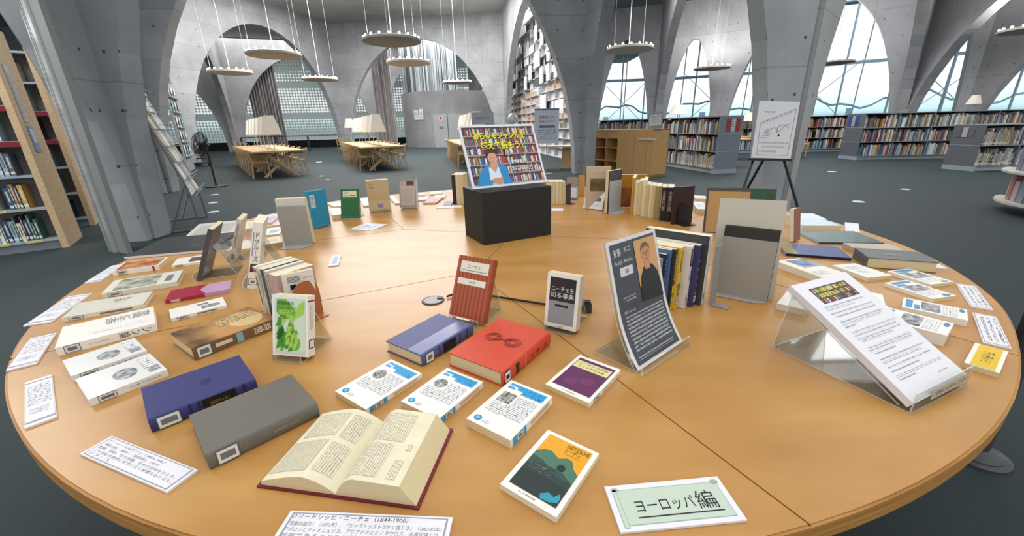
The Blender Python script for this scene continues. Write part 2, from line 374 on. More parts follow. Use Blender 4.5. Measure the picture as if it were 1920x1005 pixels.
# lattice curtain facade behind the left arches
def lattice(name, p0, p1, z0, z1):
    m = mat('lattice_screen', '#c3ccc7', .6, .2); n, l, b = nt(m)
    uv = n.new('ShaderNodeUVMap'); s = n.new('ShaderNodeSeparateXYZ'); l.new(uv.outputs[0], s.inputs[0])
    out = n['Material Output']
    p = .2
    a = math_node(n, l, 'ABSOLUTE', math_node(n, l, 'SUBTRACT', math_node(n, l, 'FRACT', math_node(n, l, 'DIVIDE', s.outputs[0], p)), .5))
    q = math_node(n, l, 'ABSOLUTE', math_node(n, l, 'SUBTRACT', math_node(n, l, 'FRACT', math_node(n, l, 'DIVIDE', s.outputs[1], p)), .5))
    dm = math_node(n, l, 'ADD', a, q)
    no = n.new('ShaderNodeTexNoise'); no.inputs['Scale'].default_value = .35; no.inputs['Detail'].default_value = 3; l.new(uv.outputs[0], no.inputs[0])
    # openings shrink and grow over the sheet, closed on the floor-slab bands
    zz = s.outputs[1]
    band = math_node(n, l, 'ADD', math_node(n, l, 'MULTIPLY', math_node(n, l, 'GREATER_THAN', zz, 1.55), math_node(n, l, 'LESS_THAN', zz, 2.0)),
                     math_node(n, l, 'MULTIPLY', math_node(n, l, 'GREATER_THAN', zz, 3.75), math_node(n, l, 'LESS_THAN', zz, 4.2)))
    low = math_node(n, l, 'LESS_THAN', zz, 3.75)
    thr = math_node(n, l, 'SUBTRACT', math_node(n, l, 'ADD', math_node(n, l, 'MULTIPLY', no.outputs[0], .75), math_node(n, l, 'MULTIPLY', low, .12)), .03)
    thr = math_node(n, l, 'SUBTRACT', thr, math_node(n, l, 'MULTIPLY', band, 1))
    hole = math_node(n, l, 'LESS_THAN', dm, thr)
    tr = n.new('ShaderNodeBsdfTransparent'); tr.inputs[0].default_value = (.95, 1, 1, 1)
    tl = n.new('ShaderNodeBsdfTranslucent'); tl.inputs[0].default_value = lin('#eef5f1')
    mx = n.new('ShaderNodeMixShader'); mx.inputs[0].default_value = .6; l.new(b.outputs[0], mx.inputs[1]); l.new(tl.outputs[0], mx.inputs[2])
    m2 = n.new('ShaderNodeMixShader'); l.new(math_node(n, l, 'MULTIPLY', hole, .6), m2.inputs[0]); l.new(mx.outputs[0], m2.inputs[1]); l.new(tr.outputs[0], m2.inputs[2])
    l.new(m2.outputs[0], out.inputs[0])
    s_ = MB(); p0 = V(p0 + (0,)); p1 = V(p1 + (0,)); Z = V((0, 0, 1))
    s_.quad(p0 + Z * z0, p1 + Z * z0, p1 + Z * z1, p0 + Z * z1, m)
    o = s_.build(name); return struct(o)
lattice('window_1', (-36, 27), (-17.5, 33.2), .55, CH); lattice('window_2', (-17.5, 33.2), (3, 37.5), .55, CH)
s = MB(); s.T = None
DARKSILL = mat('dark_sill', '#101314', .6, .2)
for a, b in (((-36, 26.9), (-17.5, 33.1)), ((-17.5, 33.1), (3, 37.4))): s.bar(V(a + (.28,)), V(b + (.28,)), .1, .56, DARKSILL)
struct(s.build('trim_facade_sill'))
# striped curtain drawn to the side of the inner arches
CURT = noise_mat('curtain_taupe', '#6f6a6b', '#a39c9b', 2.2, .9, .1, 1, (3, 3, .02))
def curtain(name, A, B, z0, z1, label, k=26, amp=.09, mt=None, slope=0):
    A = V(A + (0,)); B = V(B + (0,)); d = B - A; L = d.length; d.normalize(); nr = V((-d.y, d.x, 0)); vs = []; N = k * 6
    for i in range(N + 1):
        u = L * i / N; p = A + d * u + nr * amp * math.sin(2 * PI * k * i / N)
        vs += [p + V((0, 0, z0)), p + V((0, 0, z1 - slope * i / N))]
    fs = [(2 * i, 2 * i + 2, 2 * i + 3, 2 * i + 1) for i in range(N)]
    s = MB(); s.add(vs, fs, mt or CURT); o = s.build(name, smooth=True); return tag(o, label, 'curtain')
curtain('curtain', (-17.2, 29.3), (-15.6, 30.0), .05, 6.3, 'taupe curtain hanging behind the concrete column in the big left arch', 10)
curtain('curtain', (-8.75, 28.9), (-7.35, 28.2), .05, 6.4, 'dark striped taupe curtain beside the grey concrete drum', 12)

# concrete drum with a curtain of silver rods above
DC = V((-4.1, 31.2, 0)); DR = 3.35
s = MB(); s.lathe([(DR, 0), (DR, 3.45), (DR - .2, 3.45), (DR - .2, 0)], CONCD, 64, DC)
dr = s.build('concrete_drum', smooth=False); tag(dr, 'round grey concrete drum room behind the back arch, with double doors', 'drum wall')
def drum_pt(px, z):
    d = ray(px, 240); d.z = 0; d.normalize(); b = DC.copy(); k = b.dot(d); h = (b - d * k).length
    q = d * (k - math.sqrt(max(DR * DR - h * h, .01))); q.z = z; return q
DOORM = mat('grey_door', '#a5a6a8', .5, .3)
dt = thing('double_door', 'light grey double door set in the concrete drum with a red symbol', 'door', loc=drum_pt(845, 0))
for k, (xa, xb) in enumerate(((814, 840), (841, 868))):
    a = drum_pt(xa, 0); b = drum_pt(xb, 0); d = (b - a); W = d.length; d.normalize(); nr = V((d.y, -d.x, 0))
    s = MB(); s.T = frame(a + nr * .06, d, V((0, 0, 1)), nr); s.box(0, 0, 0, W, 2.05, .03, DOORM); o = s.build('door_leaf'); o.parent = dt; o.matrix_parent_inverse = dt.matrix_basis.inverted() if False else Matrix.Translation(-dt.location)
    if k == 0:
        s = MB(); s.T = frame(a + nr * .095, d, V((0, 0, 1)), nr); s.ell(W * .55, 1.8, .14, .14, 0, c('#d8d8d8')); s.ell(W * .55, 1.8, .1, .1, .004, c('#c8303a')); s.rect(W * .4, 1.15, W * .7, 1.3, 0, INKL)
        q = s.build('door_sign'); q.parent = o
a = drum_pt(780, 1.75); b = drum_pt(797, 1.75); d = b - a; W = d.length; d.normalize(); nr = V((d.y, -d.x, 0))
s = MB(); s.T = frame(a + nr * .05, d, V((0, 0, 1)), nr); s.box(0, 0, 0, W * .46, .6, .01, PAPER); s.box(W * .54, 0, 0, W, .65, .01, PAPER)
for q in range(2): s.rect(W * (.08 + .54 * q), .1, W * (.4 + .54 * q), .5, .012, print_mat('#dcdce2', '#55565c', .09))
tag(s.build('notice_sheet'), 'pair of white notices posted on the concrete drum left of its doors', 'notice')
s = MB(); rr = random.Random(3)
RODS = [mat('rod_light', '#c9cfd2', .3, .5, .3), mat('rod_mid', '#8f979b', .3, .5, .3), mat('rod_dark', '#4c555b', .35, .5, .3)]
for i in range(110):
    a = PI + .15 + (PI - .3) * i / 109; r = 1.85; k = rr.random()
    x, y = DC.x - 1.15 + r * math.cos(a), DC.y - .9 + r * math.sin(a)
    s.tube([(x, y, 3.47), (x, y, CH - .02)], rr.uniform(.02, .05), RODS[0 if k < .5 else (1 if k < .8 else 2)], 5)
tag(s.build('rod_screen'), 'round screen of hanging silver rods above the concrete drum', 'screen')

# ------------------------------------------------------------------ windows on the right: mullions and glass, scaffolding outside
MUL = mat('mullion_blue', '#9dbccd', .4, .5)
def glazed(name, A, B, z0, z1, nv):
    t = bpy.data.objects.new(name, None); C.objects.link(t); struct(t)
    A = V(A + (0,)); B = V(B + (0,)); s = MB(); Z = V((0, 0, 1))
    for i in range(0 if name == 'window_3' else 1, nv + 1):
        p = A.lerp(B, i / nv); s.bar(p + Z * z0, p + Z * z1, .055, .06, MUL)
    for z in (z0, z0 + (z1 - z0) * .5): s.bar(A + Z * z, B + Z * z, .06, .13, MUL)
    s.build('window_frame', t); s = MB(); s.quad(A + Z * z0, B + Z * z0, B + Z * z1, A + Z * z1, GLASS); s.build('pane', t); return t
W0 = (2.6, 24.4); W1 = (8.7, 23.8); W2 = (12.4, 22.0); W3 = (18.0, 17.9); W4 = (24.5, 13.6)
glazed('window_3', W0, W1, .2, 6.6, 5); glazed('window_4', W1, W2, .2, 6.6, 3); glazed('window_5', W2, W3, .2, 6.8, 4); glazed('window_6', W3, W4, .2, 6.8, 4)
SCAF = mat('scaffold_tube', '#9fb4c6', .5, .4)
sc_ = thing('scaffolding', 'blue-grey scaffolding poles with planks and netting outside the right windows', 'scaffold', loc=(17, 26, 0))
def rel(o): o.parent = sc_; o.location = -sc_.location; return o
s = MB()
for i in range(16):
    p = V((6, 29, 0)).lerp(V((29, 17.5, 0)), i / 15); s.tube([p, p + V((.12, 0, 8))], .03, SCAF, 5)
for i in range(0, 14, 3):
    p = V((6, 29, 0)).lerp(V((29, 17.5, 0)), i / 15); q = V((6, 29, 0)).lerp(V((29, 17.5, 0)), (i + 2) / 15)
    s.tube([p + V((0, 0, .8)), q + V((0, 0, 4))], .018, SCAF, 5); s.tube([p + V((0, 0, 4)), q + V((0, 0, .8))], .018, SCAF, 5)
rel(s.build('pole_frame'))
s = MB()
for z in (6.6,): s.bar((6, 28.8, z), (29, 17.3, z), .7, .07, SCAF)
rel(s.build('plank_walkway'))
s = MB()
pts = []
NET = noise_mat('site_netting', '#8fb4c4', '#bcd8dc', 3, .8, .1)
for i in range(61):
    p = V((6, 28.5, 0)).lerp(V((29, 17, 0)), i / 60); h = 2.0 + .28 * math.sin(i * .55) + .12 * math.sin(i * 1.7); pts += [p + V((0, 0, h - .04)), p + V((0, 0, h + .06))]
s.add(pts, [(2 * i, 2 * i + 2, 2 * i + 3, 2 * i + 1) for i in range(60)], NET); rel(s.build('netting'))
# ------------------------------------------------------------------ pendant ring lamps
BULB = mat('bulb_glow', '#ffffff', .4, .2, 0, '#fff6ea', 5)
PENM = mat('pendant_underside', '#b9b2a8', .6, .3); PENR = mat('pendant_rim', '#d8d6d2', .5, .3); CORD = mat('white_cord', '#c9cbcd', .5, .2)
def pendant(x, y, z, R, label, first=None):
    if first is not None: return dup(first, label, loc=(x, y, z))
    t = thing('pendant_lamp', label, 'pendant lamp', loc=(x, y, z), group='ring pendant lamps')
    s = MB(); s.lathe([(0, -.03), (R - .02, -.03), (R, -.02), (R, .03), (R - .03, .045), (0, .045)], PENM, 40); s.build('lamp_disc', t)
    for k in range(18):
        a = 2 * PI * k / 18; s = MB(); s.lathe([(0, .1), (.02, .095), (.032, .075), (.022, .055), (.015, .045)], BULB, 8, ((R - .05) * math.cos(a), (R - .05) * math.sin(a))); s.build('bulb', t)
    s = MB(); s.tube([(0, 0, .04), (0, 0, CH - z)], .009, CORD, 6); s.build('cord', t)
    for k in range(2):
        a = PI * k + .5; s = MB(); s.tube([(R * .8 * math.cos(a), R * .8 * math.sin(a), .04), (R * .8 * math.cos(a), R * .8 * math.sin(a), CH - z)], .003, CORD, 4); s.build('cord', t)
    d = bpy.data.lights.new('ring_uplight', 'AREA'); d.shape = 'DISK'; d.size = 1.2; d.energy = 70; d.color = (1, .97, .93)
    o = bpy.data.objects.new('ring_uplight', d); C.objects.link(o); o.parent = t; o.location = (0, 0, .14); o.rotation_euler = (PI, 0, 0)
    return t
p0_ = pendant(*at(735, 77, 3.3), .72, 'large grey ring pendant lamp nearest the camera, hanging left of centre')
for px, py, lb in ((766, 118, 'ring pendant lamp just below and behind the nearest one, before the drum screen'), (514, 103, 'ring pendant lamp over the left reading table'), (432, 136, 'leftmost ring pendant lamp, in the big left arch'),
                   (1179, 93, 'ring pendant lamp with bluish underside right of the centre column'), (1335, 128, 'ring pendant lamp between the centre column and the easel pillar'),
                   (1943, 55, 'ring pendant lamp cut by the right edge'), (600, 149, 'small far ring pendant lamp at the right rim of the big left arch'), (857, 155, 'small far ring pendant lamp right of the silver rods'), (1562, 118, 'far ring pendant lamp seen against the large bright window')):
    pendant(*at(px, py, 3.3), .72, lb, p0_)

# ------------------------------------------------------------------ reading tables, chairs, table lamps
SHADE = mat('linen_shade', '#cfc8bc', .8, .1, 0, '#fff2df', .12)
def make_chair(label, group, mw):
    t = thing('reading_chair', label, 'chair', mw, group=group)
    s = MB(); s.prism([(-.23, -.2), (.23, -.2), (.21, .2), (-.21, .2)], .42, .45, OAK); s.build('seat', t)
    for sx in (-1, 1):
        s = MB(); s.tube([(sx * .21, -.19, 0), (sx * .2, -.18, .43), (sx * .2, -.17, .62)], [.013, .018, .014], OAK, 6); s.build('leg', t)
        s = MB(); s.tube([(sx * .2, .24, 0), (sx * .19, .19, .43), (sx * .2, .25, .76)], [.013, .018, .014], OAK, 6); s.build('leg', t)
    s = MB(); s.tube([(-.26, -.1, .64), (-.26, .1, .66), (-.2, .25, .74), (0, .3, .76), (.2, .25, .74), (.26, .1, .66), (.26, -.1, .64)], .016, OAK, 6); s.build('arm_rail', t)
    s = MB(); s.bar((0, .2, .45), (0, .29, .75), .09, .012, OAK); s.build('back_splat', t)
    for y, z in ((-.18, .25), (.2, .22)): s = MB(); s.tube([(-.2, y, z), (.2, y, z)], .01, OAK, 5); s.build('stretcher', t)
    return t
chair0 = None
def place_chair(p, yaw, label, group):
    global chair0
    m = Matrix.Translation(p) @ Matrix.Rotation(yaw, 4, 'Z')
    if chair0 is None: chair0 = make_chair(label, group, m); return chair0
    return dup(chair0, label, group, m)
def make_lamp(label, mw, group):
    t = thing('table_lamp', label, 'lamp', mw, group=group)
    s = MB(); s.lathe([(.34, .42), (.17, .95), (.165, .95), (.335, .42)], SHADE, 4); s.v = [Matrix.Rotation(PI / 4, 3, 'Z') @ v for v in s.v]; s.build('lamp_shade', t)
    s = MB(); s.tube([(0, 0, .02), (0, 0, .9)], .012, WSTEEL, 6); s.build('pole', t)
    s = MB(); s.lathe([(0, .0), (.09, 0), (.09, .02), (0, .025)], WSTEEL, 12); s.build('base', t); return t
lamp0 = None
def reading_table(E0, d, L, W, which, nlamp, nch, first_lab):
    d = V(d + (0,)).normalized(); p = V((d.y, -d.x, 0)); yaw = math.atan2(d.y, d.x) - PI / 2
    t = thing('reading_table', 'long pale oak trestle table, %s' % which, 'table', loc=E0, rz=yaw, group=None)
    s = MB(); s.box(-W / 2, 0, .69, W / 2, L, .73, OAK); s.build('tabletop', t)
    for y in (.35, L * .36, L * .68, L - .35):
        for sx in (-1, 1):
            s = MB(); s.bar((-sx * .44, y + sx * .03, 0), (sx * .36, y + sx * .03, .69), .07, .11, OAK, (0, 1, 0)); s.build('trestle_leg', t)
    s = MB(); s.bar((0, .4, .36), (0, L - .4, .36), .05, .1, OAK); s.build('stretcher', t)
    global lamp0
    for k in range(nlamp):
        m = Matrix.Translation(E0 + d * (.8 + k * (L - 1.4) / max(nlamp - 1, 1)) + V((0, 0, .73))) @ Matrix.Rotation(yaw, 4, 'Z')
        lb = ('nearest white-shaded lamp on the %s' if k == 0 else 'farther white-shaded lamps on the %s') % which.replace('reading ', '')
        if lamp0 is None: lamp0 = make_lamp(lb, m, 'lamps on the ' + which)
        else: dup(lamp0, lb, 'lamps on the ' + which, m)
    for sd in (-1, 1):
        for k in range(nch):
            q = E0 + d * (.45 + k * (L - .9) / (nch - 1)) + p * sd * (W / 2 - .16)
            side = 'left' if sd < 0 else 'right'
            lb = ('nearest wooden chair on the %s side of the %s' if k == 0 else 'farther wooden chairs along the %s side of the %s') % (side, which.replace('reading ', ''))
            place_chair(q, yaw + (PI / 2 if sd < 0 else -PI / 2), lb, 'chairs on the %s side of the %s' % (side, which))
reading_table(V((-6.4, 11.75, 0)), (-.585, .811), 7.0, 1.3, 'reading table below the big left arch', 6, 7, '')
reading_table(V((-3.85, 12.95, 0)), (-.43, .9), 6.8, 1.3, 'reading table before the concrete drum', 6, 7, '')
reading_table(V((-.82, 12.8, 0)), (-.2, .98), 6.0, 1.3, 'reading table behind the poster', 5, 7, '')
# things by the facade
RAIL = mat('rail_dark', '#2b2c2e', .5, .4)
s = MB(); A = at(430, 286); B = at(650, 288); A = V((-16.2, 25.8, 0)); B = V((-9.3, 28.3, 0))
s.bar(A + V((0, 0, .95)), B + V((0, 0, .95)), .08, .05, RAIL)
for k in range(5): p = A.lerp(B, k / 4); s.bar(p, p + V((0, 0, .95)), .07, .07, RAIL)
tag(s.build('counter_rail'), 'low dark counter rail running before the lattice facade', 'rail')
place_chair(V((-15.2, 24.3, 0)), 2.6, 'lone wooden chair by the lattice facade left of the left reading table', 'lone chairs by the facade')
place_chair(V((-9.9, 25.2, 0)), 2.9, 'lone wooden chair by the facade beyond the left reading table', 'lone chairs by the facade')
def floor_lamp(p, lb):
    t = thing('floor_lamp', lb, 'lamp', loc=p); s = MB(); s.lathe([(.32, 1.35), (.17, 1.85)], SHADE, 16); s.build('lamp_shade', t)
    s = MB(); s.tube([(0, 0, 0), (0, 0, 1.6)], .02, WSTEEL, 6); s.lathe([(0, 0), (.2, 0), (.2, .02), (0, .03)], WSTEEL, 12); s.build('pole', t)
floor_lamp(V((-14.0, 23.6, 0)), 'white shaded lamp standing in front of the column in the big left arch')
floor_lamp(V((-9.1, 24.6, 0)), 'faint white shaded lamp before the lattice facade at the foot of the big arch')

# pedestal fan and folded trolley on the left
t = thing('pedestal_fan', 'black pedestal fan standing on the carpet below the big left arch', 'fan', loc=at(406, 350))
s = MB(); s.lathe([(0, 0), (.24, 0), (.24, .02), (.05, .04)], BLKM, 24); s.build('base', t)
s = MB(); s.tube([(0, 0, .03), (0, 0, .95)], .02, BLKM, 8); s.build('pole', t)
hm = Matrix.Translation((-.05, -.1, 1.0)) @ Matrix.Rotation(-.55, 4, 'Z') @ Matrix.Rotation(PI / 2 - .25, 4, 'X')
s = MB(); s.T = hm
for k in range(28): a = 2 * PI * k / 28; s.tube([(.05 * math.cos(a), .05 * math.sin(a), .1), (.2 * math.cos(a), .2 * math.sin(a), .1), (.29 * math.cos(a), .29 * math.sin(a), .0), (.2 * math.cos(a), .2 * math.sin(a), -.09), (.05 * math.cos(a), .05 * math.sin(a), -.1)], .005, BLKM, 4)
for r in (.1, .2, .29): s.tube([(r * math.cos(2 * PI * k / 24), r * math.sin(2 * PI * k / 24), .1 if r < .25 else 0) for k in range(25)], .006, BLKM, 4)
s.build('fan_guard', t)
s = MB(); s.T = hm
for k in range(3):
    a = 2 * PI * k / 3; pts = [(.05 * math.cos(a), .05 * math.sin(a), 0), (.24 * math.cos(a - .45), .24 * math.sin(a - .45), .03), (.26 * math.cos(a + .2), .26 * math.sin(a + .2), -.02), (.06 * math.cos(a + .9), .06 * math.sin(a + .9), -.02)]
    s.add(pts + [(x, y, z - .006) for x, y, z in pts], [(0, 1, 2, 3), (7, 6, 5, 4), (0, 4, 5, 1), (1, 5, 6, 2), (2, 6, 7, 3), (3, 7, 4, 0)], BLACK)
s.build('fan_blades', t)
s = MB(); s.T = hm; s.lathe([(0, .06), (.05, .05), (.07, 0), (.07, -.12), (.04, -.18), (0, -.19)], BLACK, 14); s.build('motor_housing', t)
b = at(385, 311)
t = thing('hand_trolley', 'black folding hand trolley with upright handle behind the pedestal fan', 'trolley', loc=b, rz=-.3)
s = MB(); s.tube([(-.22, 0, .1), (-.3, .1, 1.25), (.18, .1, 1.25), (.26, 0, .1)], .018, BLKM, 6); s.build('handle_frame', t)
s = MB(); s.box(-.3, -.6, .12, .3, .1, .16, BLACK); s.bar((-.25, -.1, .55), (.25, -.1, .55), .05, .05, BLKM); s.bar((-.25, -.1, .3), (.25, -.1, .3), .05, .05, BLKM); s.build('platform', t)
for x, y in ((-.25, -.5), (.25, -.5), (-.25, 0), (.25, 0)): s = MB(); s.tube([(x - .02, y, .05), (x + .02, y, .05)], .05, BLACK, 10); s.build('wheel', t)

# leaflets on a white board on the far left column, and the wire magazine rack
LB = mat('leaflet_board', '#8e9194', .5, .4)
A = at(331, 322); B = at(367, 314); A = V((-11.0, 14.1, 0)); B = V((-12.0, 15.75, 0)); d = (B - A).normalized(); nr = V((d.y, -d.x, 0)).normalized()
if nr.x < 0: nr = -nr
fm = frame(A + nr * .1, d, V((0, 0, 1)), d.cross(V((0, 0, 1)))); LW = (B - A).length
lt = thing('leaflet_board', 'tall grey leaflet board standing against the far left wall', 'display board', fm)
s = MB(); s.box(0, 0, -.05, LW, 2.9, 0, LB); s.build('panel', lt)
for k in range(5):
    s = MB(); s.box(.1, .5 + k * .47, 0, LW - .1, .53 + k * .47, .09, LB); s.build('ledge', lt)
lc = ['#dfe3e6', '#7fb5cf', '#d9dcd6', '#9cc3c9', '#e6e1d8']
for k in range(5):
    for j in range(3):
        x = .2 + j * (LW - .5) / 2.2; m_ = c(lc[(k * 2 + j) % 5])
        s = MB(); s.box(0, 0, 0, .24, .32, .01, m_); s.rect(.03, .04, .21, .14, .012, INKL)
        o = s.build('leaflet'); o.matrix_world = fm @ Matrix.Translation((x, .532 + k * .47, .03))
        tag(o, 'small leaflets standing on shelf %s of the tall leaflet board' % ('one', 'two', 'three', 'four', 'five')[k], 'leaflet', 'leaflets on ledge %d of the leaflet board' % (k + 1))
# wire magazine rack
dB = V((-.52, .85, 0)).normalized(); rk = at(372, 436) + dB * .17; dO = V((.85, .52, 0)); fm = frame(rk, dB, V((0, 0, 1)), dB.cross(V((0, 0, 1))))
t = thing('magazine_rack', 'leaning grey wire magazine rack beside the near left column', 'magazine rack', fm)
WR = mat('rack_wire', '#7d858d', .35, .5, .6)
# local: x along the rack (away), y up, z towards the hall; the face leans back to -z at the top
for x in (0, 1.0):
    s = MB(); s.tube([(x, 0, .02), (x, .55, .0), (x, 1.95, -.34)], .014, WR, 6); s.tube([(x, 0, -.3), (x, .6, -.03)], .012, WR, 6); s.tube([(x, 0.015, .03), (x, .015, -.45)], .012, WR, 6)
    s.build('side_frame', t)
mg = ['#d8d4cc', '#c9cfd6', '#b9a58c', '#e0e0da', '#8f9ca8', '#c5b7a9', '#7b6f66']
def rackz(y): return 0 if y < .55 else -(y - .55) / 1.4 * .34
for k in range(7):
    y = .45 + k * .21
    s = MB(); s.tube([(0, y, rackz(y) + .06), (1, y, rackz(y) + .06)], .007, WR, 5); s.tube([(0, y + .06, rackz(y) + .09), (1, y + .06, rackz(y) + .09)], .007, WR, 5); s.build('wire_ledge', t)
    for j in range(4):
        s = MB(); m_ = c(mg[(k * 3 + j) % 7]); s.box(0, 0, 0, .21, .27, .012, m_)
        o = s.build('magazine'); o.matrix_world = fm @ Matrix.Translation((.04 + j * .24, y + .01, rackz(y) + .03 - .02)) @ Matrix.Rotation(-.3, 4, 'X')
        tag(o, 'magazines standing on tier %s of the wire rack' % ('one', 'two', 'three', 'four', 'five', 'six', 'seven')[k], 'magazine', 'magazines on rack tier %d' % (k + 1))

# ------------------------------------------------------------------ bookcases and their books
BK_COLS = ['#b9b4a6', '#d5d1c6', '#8c3a34', '#5b6470', '#3b5a83', '#c7a55a', '#6f7f6c', '#2f3136', '#a9745a', '#dadde0', '#7d8894', '#a8a08c', '#5e2f38', '#94a7b5', '#c9c3b5', '#4a6b66']
COLN = ['beige', 'cream', 'dark red', 'slate', 'blue', 'ochre', 'sage green', 'black', 'terracotta', 'white', 'grey', 'tan', 'maroon', 'pale blue', 'ivory', 'teal']
BKMESH = {}
def shelf_book_mesh(ci):
    if ci in BKMESH: return BKMESH[ci]
    # unit book: x thickness 0..1, y height 0..1, z depth 0..1 (spine at z=1)
    s = MB(); cm = c(BK_COLS[ci]); s.box(0, 0, 0, .08, 1, 1, cm); s.box(.92, 0, 0, 1, 1, 1, cm); s.box(0, 0, .96, 1, 1, 1, cm); s.box(.08, .01, .02, .92, .98, .96, CREAM)
    s.quad((.15, .08, 1.002), (.85, .08, 1.002), (.85, .2, 1.002), (.15, .2, 1.002), c('#d9d9d4')); s.quad((.35, .35, 1.002), (.65, .35, 1.002), (.65, .85, 1.002), (.35, .85, 1.002), INKL if ci in (0, 1, 9, 13, 14, 11) else c('#cfcabb'))
    o = s.build('book'); BKMESH[ci] = o.data; bpy.data.objects.remove(o); return BKMESH[ci]
NBOOK = [0]; STUFFB = MB(); MAXB = 235
def fill(fm, x0, x1, y, where, hmax=.3, depth=.2, z0=0, individual=True, tmin=.022, tmax=.05, rr=None, cols=None, hmin=.6, gap=.06):
    """upright books on one shelf board; fm: x along, y up, z towards the reader"""
    rr = rr or random; x = x0
    while x < x1 - tmax:
        if rr.random() < gap * .4: x += rr.uniform(.05, .16); continue
        th = rr.uniform(tmin, tmax); h = hmax * rr.uniform(hmin, .93); ci = rr.choice(cols) if cols else rr.randrange(16)
        m_ = fm @ Matrix.Translation((x, y, z0)) @ Matrix.Diagonal((th * .96, h, depth, 1))
        if individual and NBOOK[0] < MAXB:
            NBOOK[0] += 1; o = bpy.data.objects.new('book', shelf_book_mesh(ci)); C.objects.link(o); o.matrix_world = m_
            tag(o, '%s book standing on %s' % (COLN[ci], where), 'book', '%s books on %s' % (COLN[ci], where))
        else:
            STUFFB.T = m_; STUFFB.box(0, 0, 0, 1, 1, 1, c(BK_COLS[ci])); STUFFB.T = None
        x += th
SHG = mat('shelf_grey', '#7c858c', .45, .4); SHD = mat('shelf_back_dark', '#2d3032', .6, .2); PAN = mat('end_panel_grey', '#77818c', .5, .4); PAND = mat('end_panel_darkgrey', '#65676d', .5, .4)
KICK = mat('kick_plate', '#9aa5ab', .4, .4)
def bookcase(A, B, H, depth, rows, label, where, side=1, panelmat=None, ind=True, sign=None, seed=1, panels=(1, 1), lights=True, cols=None):
    """A to B is the front bottom line; side=+1 puts the body to the left of A->B"""
    A = V(A + (0,)); B = V(B + (0,)); d = (B - A); L = d.length; d.normalize(); z = V((0, 0, 1)); nr = d.cross(z) * side
    fm = frame(A, d, z, nr) if side > 0 else frame(A, d, z, nr)
    t = thing('bookcase', label, 'bookcase', fm); pm = panelmat or PAN
    for k, x in enumerate((-.03, L)):
        if not panels[k]: continue
        s = MB(); s.box(x, 0, -depth, x + .03, H, .02, pm)
        for q in range(1, rows): s.box(x - .004, .1 + (H - .1) * q / rows, -depth, x + .034, .112 + (H - .1) * q / rows, .024, KICK)
        s.box(x - .01, 0, -depth, x + .04, .1, .06, KICK); o = s.build('end_panel', t)
        if sign and k == 0:
            sm, wm = sign; s = MB(); X = x - .008
            for (a, b, m_) in ((.12, .3, sm), (.34, .52, wm), (.56, .74, sm)):
                s.quad((X, H * .73, -depth * (1 - a)), (X, H * .73, -depth * (1 - b)), (X, H * .95, -depth * (1 - b)), (X, H * .95, -depth * (1 - a)), m_)
            s.build('panel_sign', o)
    s = MB(); s.box(0, .1, -depth / 2 - .01, L, H - .02, -depth / 2 + .01, SHD); s.build('back_panel', t)
    s = MB(); s.box(0, H - .025, -depth, L, H, .02, SHG); s.build('top_board', t)
    s = MB(); s.box(0, 0, -depth * .9, L, .1, -.02, KICK); s.build('plinth', t)
    rr = random.Random(seed); nb = max(1, round(L / .9))
    for q in range(rows):
        y = .1 + (H - .12) * q / rows
        s = MB(); s.box(0, y, -depth, L, y + .02, .015, SHG); s.build('shelf', t)
        for bq in range(nb): fill(fm, L * bq / nb + .02, L * (bq + 1) / nb - .02, y + .02, where % ('bottom', 'middle', 'top', 'upper')[min(q if rows > 2 else q * 2, 3)], (H - .12) / rows - .03, depth * .42, -depth * .42, ind, rr=rr, cols=cols)
    for bq in range(1, nb): s = MB(); s.box(L * bq / nb - .012, .1, -depth * .45, L * bq / nb + .012, H - .02, .0, SHG); s.build('upright', t)
    return fm
RED = c('#a3323c'); BLUS = c('#34528f'); SGN = print_mat('#cdd0d4', '#4a5a78', .05)
# drawn nearest first so that the individually built books are the largest ones
bookcase((10.49, 9.3), (14.3, 9.42), 1.0, .62, 2, 'low grey double-sided bookcase at the right with two rows of colourful books', 'the %s row of the low bookcase at right', panelmat=PAND, sign=(PAND, c('#b5a9ab')), seed=5, panels=(1, 0))
bookcase((4.98, 10.04), (4.55, 12.65), 1.33, .58, 3, 'grey bookcase with red and white end signs left of the easel', 'the %s row of the red-signed bookcase', side=-1, sign=(RED, SGN), seed=2, panels=(1, 0))
bookcase((10.45, 12.5), (13.3, 12.3), 1.32, .7, 3, 'grey bookcase with blue end signs below the large window', 'the %s row of the blue-signed bookcase', panelmat=PAND, sign=(BLUS, c('#a6a8ac')), seed=3, panels=(1, 0))
bookcase((4.52, 12.75), (3.2, 16.0), 1.33, .58, 3, 'grey bookcase continuing behind the beech cabinet', 'the %s row of the shelves behind the beech cabinet', side=-1, seed=4, panels=(0, 0))
bookcase((13.42, 12.34), (19.5, 12.95), 1.32, .7, 3, 'long grey bookcase continuing to the right edge under the windows', 'the %s row of the far right shelves', seed=6, panels=(0, 0), ind=False)
bookcase((5.8, 16.9), (14.5, 15.7), 1.3, .6, 3, 'far grey bookcase below the windows behind the wooden bench', 'the %s row of the far window shelves', seed=8, panels=(1, 0), ind=False)
bookcase((2.2, 19.2), (6.2, 18.2), 1.25, .6, 3, 'far bookcase seen right of the centre column under the first window', 'the %s row of the shelves right of the centre column', seed=9, panels=(1, 0), ind=False)
